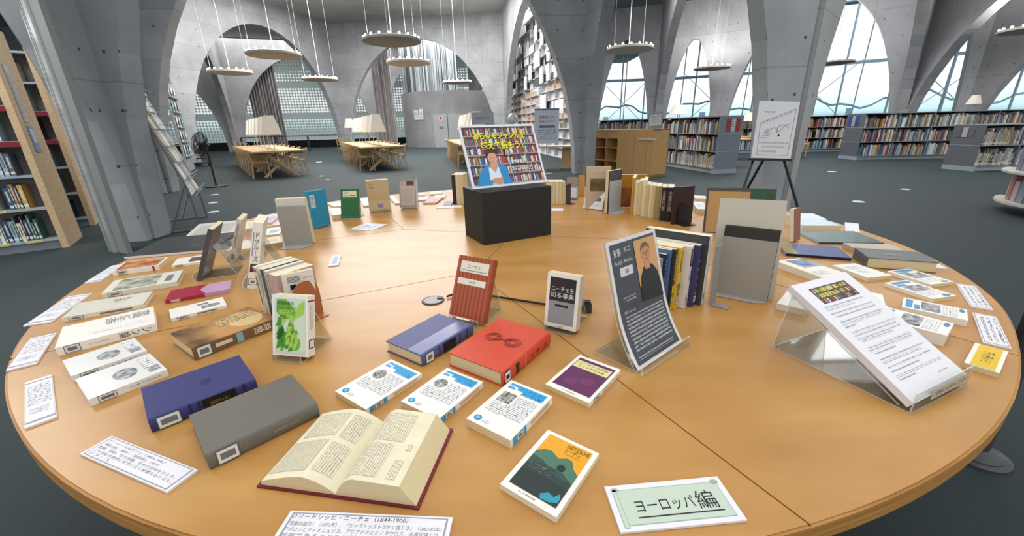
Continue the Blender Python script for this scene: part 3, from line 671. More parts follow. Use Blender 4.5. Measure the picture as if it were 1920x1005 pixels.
# lamp shades and small displays along the window shelves
def shade_on(p, lb, r=.2, h=.3):
    t = thing('shelf_lamp', lb, 'lamp', loc=p); s = MB(); s.lathe([(r, .18), (r * .5, .18 + h)], SHADE, 14); s.build('lamp_shade', t)
    s = MB(); s.tube([(0, 0, 0), (0, 0, .3)], .012, WSTEEL, 6); s.build('pole', t)
shade_on(V((3.55, 18.6, 1.25)), 'small shaded lamp on the far bookcase right of the centre column')
shade_on(V((6.5, 16.5, 1.3)), 'wide pale shaded lamp left of the easel, behind the red-signed bookcase', .36, .34)
shade_on(V((9.1, 16.15, 1.0)), 'white shaded lamp right of the easel', .3, .3)
shade_on(V((13.6, 12.6, 1.32)), 'small white shaded lamp on the shelves under the second window pillar', .17, .24)
shade_on(V((16.3, 12.3, 1.32)), 'mauve shaded lamp at the far right edge', .3, .28)
for i, (x, y, z, m_) in enumerate(((3.0, 18.85, 1.25, '#7f9499'), (4.2, 18.5, 1.25, '#8fa4a6'), (2.55, 19.0, 1.25, '#a0adb0'), (9.7, 15.95, 1.3, '#8b93b5'), (7.4, 16.4, 1.3, '#6f86a3'), (12.6, 15.9, 1.3, '#8d9db8'))):
    s = MB(); s.box(-.1, -.02, 0, .1, .02, .24, c(m_)); s.rect(-.07, .04, .07, .2, 0, c(m_)); o = s.build('display_book'); o.location = (x, y, z)
    tag(o, ('blue-grey book', 'grey-green book', 'pale book', 'violet-blue book', 'steel blue book', 'lilac-blue book')[i] + (' stood upright on the far bookcase right of the centre column' if i < 3 else ' stood upright on the far window shelves'), 'book')
# oak bench table and chair beside the easel
t = thing('window_table', 'small pale oak table standing behind the easel by the window shelves', 'table', loc=V((8.7, 13.7, 0)), rz=-.1)
s = MB(); s.box(-1.6, -.3, .68, .3, .3, .72, OAK); s.build('tabletop', t)
for x in (-1.4, .1):
    for y in (-.2, .2): s = MB(); s.bar((x, y, 0), (x, y, .68), .14, .08, OAK); s.build('leg', t)
place_chair(V((9.6, 13.9, 0)), 1.3, 'wooden chair at the small oak table behind the easel', 'chair behind the easel')
t = thing('window_table', 'narrow pale oak table end between the red-signed bookcase and the easel', 'table', loc=V((5.95, 11.6, 0)), rz=.2)
s = MB(); s.box(-.1, -.3, .7, .7, .3, .74, OAK); s.build('tabletop', t)
for x in (.05, .22): s = MB(); s.bar((x, -.2, 0), (x + .05, -.2, .7), .09, .07, OAK); s.build('leg', t)

# beech cabinet
P0 = V((2.3, 11.3, 0)); P1 = V((3.28, 9.6, 0)); d = (P1 - P0); L = d.length; d.normalize(); nr = d.cross(V((0, 0, 1)))
fm = frame(P0, d, V((0, 0, 1)), nr); H = 1.08
t = thing('beech_cabinet', 'beech storage cabinet with open shelf bays and a steel handle, before the bookcases', 'cabinet', fm)
s = MB(); s.box(0, 0, -.55, L, H, -.52, CABW); s.box(0, H - .03, -.55, L, H, 0, CABW); s.box(0, 0, -.55, L, .06, 0, CABW)
for x in (0, .42, .85, L - .02): s.box(x, 0, -.55, x + .02, H, 0, CABW)
s.box(0, H - .22, -.52, .86, H - .03, -.02, CABW); s.build('body', t)
for y in (.3, .62): s = MB(); s.box(.02, y, -.52, .86, y + .02, -.01, CABW); s.build('shelf', t)
e = [.87, 1.42, 1.8, L]
for k in range(3):
    s = MB(); s.box(e[k] + .004, .03, -.02, e[k + 1] - .004, H - .03, .012, CABW); o = s.build('door', t)
    if k == 1:
        s = MB(); s.tube([(e[2] - .22, H - .22, .012), (e[2] - .22, H - .22, .06), (e[2] + .25, H - .22, .06), (e[2] + .25, H - .22, .012)], .014, WSTEEL, 8); s.build('handle', o)
sg = thing('cabinet_sign', 'white notice in a grey frame standing on the right end of the beech cabinet', 'sign', fm @ Matrix.Translation((1.83, H, -.2)) @ Matrix.Rotation(.08, 4, 'Z'))
s = MB(); s.box(-.2, 0, 0, .2, .34, .012, mat('sign_frame_grey', '#8b9196', .5, .3)); s.build('frame', sg)
s = MB(); s.rect(-.17, .08, .17, .32, .014, c('#c9ccd0')); s.text('返却される方は', -.12, .25, .12, .29, .016, INKL); s.text('こちらに', -.12, .19, .06, .23, .016, INKL); s.text('お入れ下さい', -.12, .13, .1, .17, .016, INKL); s.build('notice', sg)
# black wire cart behind the cabinet
b = V((2.35, 12.4, 0))
t = thing('wire_cart', 'black metal cart between the centre column and the beech cabinet', 'cart', loc=b, rz=-.5)
s = MB(); s.tube([(-.3, 0, 1.0), (-.3, 0, 1.3), (.3, 0, 1.3), (.3, 0, 1.0)], .012, BLKM, 6)
for x in (-.3, .3): s.tube([(x, 0, .1), (x - .08, 0, .5), (x - .02, 0, 1.0)], .016, BLKM, 6)
s.build('frame', t)
for z in (.2, .5, .8): s = MB(); s.box(-.38, -.2, z, .3, .2, z + .02, BLKM); s.build('tray', t)
for x in (-.3, .3): s = MB(); s.tube([(x, -.02, .05), (x, .02, .05)], .05, BLACK, 10); s.build('wheel', t)

# tall wall of grey boxes with orange-spined volumes behind the far centre arch
BXM = mat('box_shelf_grey', '#bcbbbd', .6, .2); BXD = mat('box_shelf_light', '#cfcfd3', .6, .2)
A = V((-.2, 29, 0)); B = V((2.5, 13.3, 0)); d = (B - A); L = d.length; d.normalize(); nr = d.cross(V((0, 0, 1)))
fm = frame(A, d, V((0, 0, 1)), nr)
t = thing('box_shelf_wall', 'tall wall of staggered grey box shelves with gaps of daylight, behind the far arch', 'shelving', fm)
rr = random.Random(11); s = MB(); s2 = MB(); org = MB()
rh = .36; nr_ = 18; cw = 1.1; nc = int(L / cw); gaps = {(5, 7), (5, 8), (5, 9), (8, 7), (8, 8), (8, 6), (9, 10), (2, 12), (2, 13), (10, 5), (11, 5), (4, 14), (7, 15), (10, 9), (3, 9), (6, 14)}
for r in range(nr_):
    for k in range(nc):
        x0 = k * cw; y0 = r * rh
        if (k, r) in gaps or (k + 1, r) in gaps and rr.random() < .2: continue
        front = rr.random() < (.02 if r < 8 else .45)
        s.box(x0, y0, -.16, x0 + cw, y0 + .025, 0, BXM); s.box(x0, y0, -.16, x0 + .02, y0 + rh, 0, BXM); s.box(x0, y0, -.17, x0 + cw, y0 + rh, -.15, BXM)
        if front: s2.box(x0 + .03, y0 + .03, .02, x0 + cw * rr.choice((.45, .9)), y0 + rh * rr.choice((.95, 1.8)), .04 + rr.random() * .05, BXD)
        elif 2 < r < 9 and rr.random() < .6:
            x = x0 + .05; e_ = x0 + cw * rr.uniform(.55, .95)
            while x < e_:
                th = rr.uniform(.04, .08); org.T = fm; org.box(x, y0 + .025, -.14, x + th * .9, y0 + .025 + rh * rr.uniform(.35, .5), -.02, c(rr.choice(['#b98a6e', '#c08a70', '#b0785c', '#a8a07e', '#c9a58c', '#bdb9a8']))); x += th
s.build('box_grid', t); s2.build('box_front', t)
tag(org.build('volumes'), 'rows of small orange and tan volumes filling the tall grey box shelves', 'books', kind='stuff')
# low reading bench and sign stand before it
t = thing('low_table', 'pale low table with leaflets before the tall box shelves', 'table', loc=V((1.15, 12.2, 0)), rz=-.1)
s = MB(); s.box(-.8, -.3, .62, .75, .3, .66, mat('pale_laminate', '#c9c2ac', .4, .4)); s.build('tabletop', t)
for x in (-.6, .5): s = MB(); s.bar((x, 0, 0), (x + .06, 0, .62), .06, .3, OAK); s.build('leg', t)
b = V((.98, 10.9, 0))
t = thing('sign_stand', 'white notice sheet with red lettering on a pole stand left of the centre column', 'sign', loc=b, rz=.05)
s = MB(); s.tube([(0, 0, 0), (0, 0, 1.25)], .012, STEEL, 6); s.lathe([(0, 0), (.16, 0), (.16, .015), (0, .02)], STEEL, 16); s.build('pole', t)
s = MB(); s.T = frame(V((0, -.03, .78)), V((1, 0, 0)), V((.02, .05, 1)).normalized(), V((0, -1, .05)).normalized())
s.box(-.33, 0, 0, .3, .83, .008, c('#bfc6d2')); s.rect(-.33, .8, .3, .84, .012, c('#5b6f95')); s.text('図書館からの', -.2, .6, .18, .68, .012, c('#a04850')); s.text('お知らせです', -.22, .5, .2, .57, .012, c('#a04850'))
s.rect(-.2, .38, .2, .44, .012, INKL); s.rect(-.24, .1, .24, .34, .012, print_mat('#bfc6d2', '#5b5f6c', .05)); s.build('notice_sheet', t)
s = MB(); s.box(-.24, 0, 0, .24, .24, .012, c('#9da1ab')); s.text('書架案内です', -.15, .09, .15, .15, .014, INKL); o = s.build('hanging_sign'); o.matrix_world = frame(V((-.55, 9.3, 1.28)), V((1, 0, 0)), V((0, 0, 1)), V((0, -1, 0)))
tag(o, 'grey sign with dark lettering showing just above the poster on the black box', 'sign')
s = MB(); s.lathe([(0, 0), (.1, .02), (.16, .1), (.165, .2), (.12, .3), (.05, .34), (0, .35)], clear_mat('clear_globe', '#e8f0f2', .3, .25), 18); o = s.build('clear_globe', smooth=True); o.location = (.13, 12.3, 1.22)
tag(o, 'small clear round globe above the right end of the poster on the box', 'globe')
t2 = thing('globe_stand', 'slim stand under the clear globe behind the poster', 'stand', loc=(.13, 12.3, 0)); s = MB(); s.tube([(0, 0, 0), (0, 0, 1.2)], .02, STEEL, 6); s.lathe([(0, 0), (.15, 0), (.15, .02), (0, .02)], STEEL, 12); s.build('pole', t2)

# ------------------------------------------------------------------ easel with the floor plan
eb = at(1430, 372); Pb = V((3.16, 4.85, 0))
t = thing('easel', 'black tripod easel holding the floor plan before the right pillar', 'easel', loc=(0, 0, 0))
ctr = aY = EYEV + ray(1437, 298) * (4.85 / ray(1437, 298).y)
zr = ctr.z; bx = ctr.x; L_ = EYEV + ray(1405, 298) * (4.85 / ray(1405, 298).y); R_ = EYEV + ray(1478, 300) * (4.85 / ray(1478, 300).y)
fl1 = at(1368, 368); fl2 = at(1497, 428)
for nm, a, b_ in (('leg', L_ + V((.05, 0, 0)), V((L_.x - .28, 4.55, 0))), ('leg', R_ + V((-.05, 0, 0)), V((R_.x + .12, 4.5, 0))), ('leg', ctr + V((0, .05, 0)), V((ctr.x - .02, 5.35, 0)))):
    s = MB(); s.bar(a, b_, .022, .022, BLKM); s.build(nm, t)
s = MB(); s.bar(L_ + V((-.02, -.02, 0)), R_ + V((.02, -.02, 0)), .04, .025, BLKM); s.build('ledge', t)
s = MB(); s.bar(ctr + V((0, .05, 0)), ctr + V((.02, .12, .66)), .02, .02, BLKM); s.bar(ctr + V((-.06, .07, .60)), ctr + V((.06, .07, .60)), .03, .03, BLKM); s.build('mast', t)
xd = (R_ - L_); W = xd.length; xd.normalize(); yd = V((0, .12, 1)).normalized(); yd = (yd - xd * yd.dot(xd)).normalized(); zd = xd.cross(yd)
fm = frame(L_ + V((0, -.035, .016)), xd, yd, zd); hh = .62
s = MB(); s.box(.0, 0, -.006, W, hh, 0, c('#d2d2d4'))
tm = Matrix.Identity(4)
def X(v): return v * W
s.box(0, 0, 0, W, hh, .0005, c('#d2d2d4'))
def lnn(pts, r=.0022, m=INKL):
    for a, b_ in zip(pts, pts[1:]): s.bar((X(a[0]), a[1] * hh, .001), (X(b_[0]), b_[1] * hh, .001), r * 2, .0008, m, (0, 0, 1))
lnn([(.12, .06), (.9, .06), (.93, .88), (.1, .62), (.12, .06)])
for k in range(9): lnn([(.16 + .08 * k, .58 + .027 * k), (.2 + .08 * k, .66 + .024 * k)])
for k in range(5): lnn([(.15 + .02 * k, .36 + .03 * k), (.35 + .02 * k, .36 + .045 * k)], .003)
for k in range(12): a = .5 + k * .25; lnn([(.68 + .13 * math.cos(a), .5 + .08 * math.sin(a)), (.68 + .17 * math.cos(a), .5 + .11 * math.sin(a))])
lnn([(.45, .55), (.6, .48), (.75, .6), (.85, .62)]); s.ell(X(.6), .41 * hh, .012, .012, .001, INK); s.ell(X(.55), .47 * hh, .006, .006, .001, INK)
s.rect(X(.12), .26 * hh, X(.88), .3 * hh, .001, print_mat('#d2d2d4', '#54565c', .02)); s.rect(X(.2), .19 * hh, X(.8), .225 * hh, .001, print_mat('#d2d2d4', '#54565c', .018)); s.rect(X(.16), .1 * hh, X(.6), .16 * hh, .001, print_mat('#d2d2d4', '#54565c', .018))
s.text('館内案内図', X(.16), .8 * hh, X(.42), .83 * hh, .001, INKL)
o = s.build('floor_plan_board'); o.matrix_world = fm; tag(o, 'white floor plan sheet with line drawing standing on the easel', 'sign')

# white round metal floor outlets in the carpet
FO = mat('floor_disc', '#c6d4d8', .3, .5)
fo = None
for i, (px, py, r) in enumerate(((1610, 378, .07), (1560, 322, .085), (1697, 355, .06), (1483, 336, .07), (598, 304, .12), (402, 365, .07), (400, 380, .07), (401, 397, .07), (614, 337, .05), (602, 330, .05))):
    s = MB(); s.lathe([(0, .004), (r, .004), (r + .01, 0)], FO, 20); o = s.build('floor_outlet'); o.location = at(px, py)
    tag(o, ('round white floor disc nearest the right of the easel foot', 'round white floor disc farther out beyond the easel', 'faint round floor disc toward the low right bookcase', 'small round floor disc beside the right easel leg', 'round white floor disc between the two left reading tables',
            'faint floor disc nearest the fan base', 'second faint floor disc below the fan base', 'third faint floor disc, nearest the wire rack', 'faint floor mark left of the second reading table, nearer one', 'faint floor mark left of the second reading table, farther one')[i], 'floor disc', 'round discs in the carpet')

# ------------------------------------------------------------------ tall bookcases with beech ends, at left
def tall_case(pf, pb, label, where, ind, seed, Lx=1.6):
    pf = V((pf.x, pf.y, 0)); pb = V((pb.x, pb.y, 0)); zb = (pb - pf); D = zb.length; zb.normalize(); nr = -zb; d = V((0, 0, 1)).cross(nr)
    # x runs left from the end panel; z towards the reader (front)
    fm = frame(pf, -d if d.x > 0 else d, V((0, 0, 1)), (-d if d.x > 0 else d).cross(V((0, 0, 1))))
    zf = 1 if (fm.to_3x3() @ V((0, 0, 1))).dot(nr) > 0 else -1
    t = thing('tall_bookcase', label, 'bookcase', fm)
    Z = lambda a, b: (min(a * zf, b * zf), max(a * zf, b * zf))
    a, b = Z(-D, .0); s = MB(); s.box(-.06, 0, a, 0, 2.35, b, PLY); o = s.build('end_panel', t)
    s = MB(); a, b = Z(-.3, -.28); s.box(0, .1, a, Lx, 2.3, b, mat('case_back', '#8f9090', .6, .2)); s.build('back_panel', t)
    for k in range(7):
        y = .1 + k * .36; a, b = Z(-.28, .0); s = MB(); s.box(0, y, a, Lx, y + .025, b, KICK); s.build('shelf', t)
    a, b = Z(-.28, -.03); s = MB(); s.box(0, 0, a, Lx, .1, b, SHG); s.build('plinth', t)
    for k in (3, 4): y = .1 + k * .36; a, b = Z(.0, .012); s = MB(); s.box(0, y - .035, a, Lx, y + .02, b, c('#7a1f30')); s.build('shelf_label_strip', t)
    for k, x in ((0, .12), (0, .38), (1, .3)): y = .1 + k * .36; a, b = Z(.0, .01); s = MB(); s.box(x, y, a, x + .14, y + .022, b, c('#c9c070')); s.build('yellow_shelf_label', t)
    return fm, zf, t, D
fmL, zf, tc1, D1 = tall_case(at(117, 465), at(143, 445), 'tall bookcase with the nearer pale beech end panel at the left edge', 'x', True, 1)
rr = random.Random(5)
rows_n = ('lowest', 'second', 'third', 'fourth', 'fifth', 'sixth', 'top')
def tall_books(fm, zf, tagx, seed, Lx, ind):
    rr = random.Random(seed)
    for k in range(6):
        y = .125 + k * .36; x = .12
        while x < Lx - .1:
            if rr.random() < .07: x += rr.uniform(.05, .12); continue
            th = rr.uniform(.015, .045); h = rr.uniform(.2, .29); ci = rr.randrange(16)
            m_ = fm @ Matrix.Translation((x, y, -.2 * zf if zf > 0 else 0 + .2 * 0)) 
            m_ = fm @ Matrix.Translation((x, y, -.22 if zf > 0 else .22)) @ Matrix.Diagonal((th, h, .2 if zf > 0 else -.2, 1))
            o = bpy.data.objects.new('book', shelf_book_mesh(ci)); C.objects.link(o); o.matrix_world = m_; NBOOK[0] += 1
            tag(o, '%s book on the %s shelf of %s' % (COLN[ci], rows_n[k], tagx), 'book', '%s books on the %s shelf of %s' % (COLN[ci], rows_n[k], tagx))
            x += th * 1.05
tall_books(fmL, zf, 'the nearer beech-ended bookcase', 3, .62, True)
fmM, zf, tc2, D2 = tall_case(at(169, 423), at(185, 410), 'tall bookcase with the farther beech end panel, behind the first', 'x', True, 2)
tall_books(fmM, zf, 'the farther beech-ended bookcase', 4, .75, True)
s = MB(); s.T = frame(at(117, 465), (at(143, 445) - at(117, 465)).normalized(), V((0, 0, 1)), (at(143, 445) - at(117, 465)).normalized().cross(V((0, 0, 1))))
s.box(.17, 1.08, .062, .33, 1.36, .068, c('#7f96bd')); s.box(.19, 1.18, .069, .31, 1.33, .07, c('#c5cbd8')); s.box(.17, 1.4, .062, .29, 1.98, .068, c('#b9bcc4')); s.rect(.19, 1.45, .27, 1.9, .07, print_mat('#b9bcc4', '#77808f', .03, True))
o = s.build('panel_notice', tc1); o.matrix_parent_inverse = tc1.matrix_world.inverted()
tc1.children[0]
# curved low bookshelf cut by the right edge
cs = thing('curved_bookshelf', 'low curved white-edged bookshelf cut off by the right edge of the view', 'bookshelf', loc=V((7.3, 4.75, 0)))
for i, (z, R) in enumerate(((.12, 1.0), (.5, 1.02))):
    s = MB(); pts = [(R * math.cos(a) , R * math.sin(a)) for a in [PI * .62 + PI * .9 * k / 24 for k in range(25)]]
    s.prism(pts, z, z + .025, c('#c9c6bb')); s.build('shelf_board', cs)
s = MB(); s.lathe([(.55, 0), (.55, 1.1)], SHD, 32); s.build('core', cs)
cc_ = ['#c98878', '#b5aeb0', '#9c8d95', '#c4a59a', '#8a929c', '#d2cdc2', '#a97068', '#7d7f92']
for i, z in enumerate((.145, .525)):
    for k in range(14):
        a = PI * .7 + k * .145; R = .8; m_ = Matrix.Translation((7.3 + R * math.cos(a), 4.75 + R * math.sin(a), z)) @ Matrix.Rotation(a + PI / 2, 4, 'Z')
        s = MB(); s.box(-.05, -.1, 0, .05, .12, .25 + .03 * ((k * 7) % 3), c(cc_[(k * 3 + i) % 8])); o = s.build('magazine'); o.matrix_world = m_
        tag(o, 'magazines filed on the %s board of the curved bookshelf' % ('lower', 'upper')[i], 'magazine', 'magazines on the %s board of the curved bookshelf' % ('lower', 'upper')[i])
if STUFFB.v: tag(STUFFB.build('shelf_books'), 'rows of many small library books filling the farther grey bookcases under the windows', 'books', kind='stuff')

# ------------------------------------------------------------------ the round display table
TT = .70
TC = V((0, 2.12, 0))
rim_px = [(259, 475.5), (207, 503), (155, 533), (112, 562), (78, 589), (48, 622), (26, 657), (11, 700), (17, 762), (38, 811), (77, 865), (153, 926), (268, 980),
          (1521, 983), (1612, 953), (1741, 893), (1826, 842), (1890, 778), (1911, 706), (1909, 651), (1878, 571), (1812, 520), (1717, 468), (1635, 438), (1574, 419), (1484, 397), (377, 433), (487, 406), (633, 376), (720, 366), (795, 360)]
pol = []
for q in rim_px:
    p = at(q[0], q[1], TT) - TC; pol.append((math.atan2(p.y, p.x), math.hypot(p.x, p.y)))
for a in (250, 262, 275, 288): pol.append((math.radians(a - 360), 1.77))
pol.sort(); pol = [(pol[-1][0] - 2 * PI, pol[-1][1])] + pol + [(pol[0][0] + 2 * PI, pol[0][1])]
def rad(a):
    a = (a + PI) % (2 * PI) - PI
    sw = sr = 0
    for q, r in pol:
        w_ = math.exp(-((q - a) / .14) ** 2); sw += w_; sr += w_ * r
    if sw < .02:
        for (a0, r0_), (a1, r1_) in zip(pol, pol[1:]):
            if a0 <= a <= a1: return r0_ + (r1_ - r0_) * (a - a0) / (a1 - a0)
    return sr / sw
tb = thing('display_table', 'large round birch-topped display table covered with books', 'table', loc=(TC.x, TC.y, 0))
N = 160; ring = [(rad(2 * PI * k / N) * math.cos(2 * PI * k / N), rad(2 * PI * k / N) * math.sin(2 * PI * k / N)) for k in range(N)]
s = MB()
s.prism([(x * .998, y * .998) for x, y in ring], TT - .034, TT, TOPM, EDGEM); s.build('tabletop', tb)
s = MB(); s.prism([(x * 1.0005, y * 1.0005) for x, y in ring], TT - .033, TT - .0015, EDGEM); s.build('edge_band', tb)
def seam(a, b, ext0=0, ext1=0):
    A, B = at(*a, TT), at(*b, TT); d = (B - A).normalized(); A -= d * ext0; B += d * ext1
    s = MB(); s.bar(A - TC + V((0, 0, -.0012)), B - TC + V((0, 0, -.0012)), .0024, .003, SEAM); s.build('seam', tb)
seam((18, 673), (890, 510)); seam((890, 510), (1520, 985)); seam((890, 510), (942, 459)); seam((942, 459), (950, 447))
seam((1170, 449), (1909, 667)); seam((757, 430), (1170, 449)); seam((757, 430), (690, 372)); seam((757, 430), (560, 455)); seam((1170, 449), (1330, 400))
LEGM = mat('pedestal_dark', '#3c3e41', .4, .4)
for x, y in ((at(1828, 852).x, at(1828, 852).y), (-1.2, 1.2), (-1.2, 3.0), (1.2, 3.0), (0, 2.1)):
    s = MB(); x, y = x - TC.x, y - TC.y; s.lathe([(0, 0), (.095, 0), (.095, .008), (.075, .014), (.075, .018), (.055, .026), (.03, .04), (.03, TT - .035), (0, TT - .035)], LEGM, 40, (x, y)); s.build('pedestal_leg', tb)

# ------------------------------------------------------------------ books on the table
def cover_decals(s, w, h, t, D, spine_x, SD, foot=None):
    for it in D:
        k = it[0]; x0, y0, x1, y1 = -w / 2 + it[1] * w, it[2] * h, -w / 2 + it[3] * w, it[4] * h; m_ = it[5]
        lv = (it[6] if len(it) > 6 and isinstance(it[6], int) else 0)
        z = t + .0003 + .00012 * lv
        if k == 'r': s.rect(x0, y0, x1, y1, z, m_)
        elif k == 'e': s.ell((x0 + x1) / 2, (y0 + y1) / 2, (x1 - x0) / 2, (y1 - y0) / 2, z, m_)
        elif k == 'p': s.poly([(-w / 2 + a * w, b * h, z) for a, b in it[7]], m_)
        elif k == 't': s.text(it[7], x0, y0, x1, y1, z, m_, vertical=(len(it) > 8 and it[8]))
    for it in SD:   # on the spine: a across thickness 0..1, b along height 0..1
        k = it[0]; X = spine_x + (.0004 if spine_x > 0 else -.0004)
        a0, b0, a1, b1 = it[1] * t, it[2] * h, it[3] * t, it[4] * h
        sub = MB()
        if k == 'r': sub.rect(a0, b0, a1, b1, .0002 * (it[6] if len(it) > 6 and isinstance(it[6], int) else 0), it[5])
        elif k == 't': sub.text(it[7], a0, b0, a1, b1, .0004, it[5], vertical=True)
        # map local (a, b, z) -> (X + z, b, t-a) for a right-hand spine
        sg = 1 if spine_x > 0 else -1
        sub.v = [V((X + sg * p.z, p.y, t - p.x if sg > 0 else p.x)) for p in sub.v]
        o = len(s.v); s.v += sub.v
        for f, mm, u in zip(sub.f, sub.m, sub.uv): s.f.append([o + q for q in f]); s.m.append(s.mi(sub.ms[mm])); s.uv.append(u)
def book(name, label, mw, w, h, t, cover, pages=None, hard=False, spine='R', D=(), SD=(), group=None, spinem=None, cat='book', tag_col=None, curved=True):
    pages = pages or CREAM; r = thing(name, label, cat, mw, group=group)
    bt = .0026 if hard else .0007; ov = .003 if hard else 0; sx = 1 if spine == 'R' else -1; sm = spinem or cover
    s = MB()
    s.box(-w / 2, 0, 0, w / 2, h, bt, cover); s.box(-w / 2, 0, t - bt, w / 2, h, t, cover)
    xs = sx * w / 2
    if hard and curved:      # rounded spine
        n = 8; vs = []
        for k in range(n + 1):
            a = -PI / 2 + PI * k / n; q = xs + sx * math.cos(a) * t * .16; z = t / 2 + math.sin(a) * t / 2
            vs += [(q, 0, z), (q, h, z)]
        for k in range(n + 1):
            a = -PI / 2 + PI * k / n; q = xs - sx * bt + sx * math.cos(a) * t * .14; z = t / 2 + math.sin(a) * (t / 2 - bt)
            vs += [(q, 0, z), (q, h, z)]
        fs = [(2 * k, 2 * k + 2, 2 * k + 3, 2 * k + 1) for k in range(n)] + [(2 * (n + 1) + 2 * k + 1, 2 * (n + 1) + 2 * k + 3, 2 * (n + 1) + 2 * k + 2, 2 * (n + 1) + 2 * k) for k in range(n)]
        o_ = 2 * (n + 1)
        fs += [(2 * k, o_ + 2 * k, o_ + 2 * k + 2, 2 * k + 2) for k in range(n)] + [(2 * k + 1, 2 * k + 3, o_ + 2 * k + 3, o_ + 2 * k + 1) for k in range(n)]
        s.add(vs, fs, sm); spx = xs + sx * t * .16
    else:
        s.box(min(xs, xs - sx * bt), 0, bt, max(xs, xs - sx * bt), h, t - bt, sm); spx = xs
    co_ = s.build('cover', r)
    SK_ = [('r',) + it[1:] for it in SD if it[0] == 'K']; SD = [it for it in SD if it[0] != 'K']
    if SK_:
        s = MB(); cover_decals(s, w, h, t, (), spx, SK_); s.build('call_number_label', co_)
    s = MB(); a, b = sorted((xs - sx * bt, -xs + sx * ov)); s.box(a, ov, bt, b, h - ov, t - bt, pages); s.build('page_block', r)
    if D or SD:
        s = MB(); cover_decals(s, w, h, t, D, spx, SD); s.build('cover_print', r)
    return r
def quadfit(q, z):
    """four pixel corners of a flat rectangle at height z -> w, h, centre-bottom point, x and y directions (title top side first)"""
    TL, TR, BR, BL = [at(x, y, z) for x, y in q]
    xa = ((TR - TL) + (BR - BL)); xa.normalize(); ya = V((-xa.y, xa.x, 0))
    y2 = ((TL - BL) + (TR - BR)).normalized()
    ya = (ya + y2).normalized(); xa = V((ya.y, -ya.x, 0))
    w_ = ((TR - TL).dot(xa) + (BR - BL).dot(xa)) / 2; h_ = ((TL - BL).dot(ya) + (TR - BR).dot(ya)) / 2
    cen = (TL + TR + BR + BL) / 4
    return w_, h_, cen - ya * h_ / 2, xa, ya
def flat(name, label, q, t, cover, z0=TT, **k):
    w_, h_, o, xa, ya = quadfit(q, z0 + t); o.z = z0 + .0004
    print('FLAT %-14s %.3f x %.3f x %.3f  %s' % (name, w_, h_, t, label[:40]))
    return book(name, label, frame(o, xa, ya, V((0, 0, 1))), w_, h_, t, cover, **k)
def card(label, q, D, t=.004, z0=TT, m=None, name='label_card', cat='label card', lift=0, group=None):
    w_, h_, o, xa, ya = quadfit(q, z0 + t); o.z = z0 + .0004
    r = thing(name, label, cat, frame(o, xa, ya, V((0, 0, 1))), group=group)
    s = MB(); s.box(-w_ / 2, 0, 0, w_ / 2, h_, t, m or PAPER); s.build('board', r)
    s = MB(); cover_decals(s, w_, h_, t, D, w_ / 2, ()); s.build('print', r)
    return r
LBL = c('#d9d9d2'); LBT = c('#1f5f6b'); WHT = c('#dedede'); WH2 = c('#e6e4dc', .3, .5)
def sticker(b0=.06, b1=.2, ink='#3f6a72'):
    return [('K', .06, b0, .94, b1, c(ink), 1), ('K', .12, b0 + .008, .88, b1 - .008, LBL, 2), ('K', .3, b0 + .03, .7, b1 - .03, INKL, 3)]
PM = lambda ink='#4a4a50', p=.005, v=False, d=.5, paper='#dedede': print_mat(paper, ink, p, v, d)

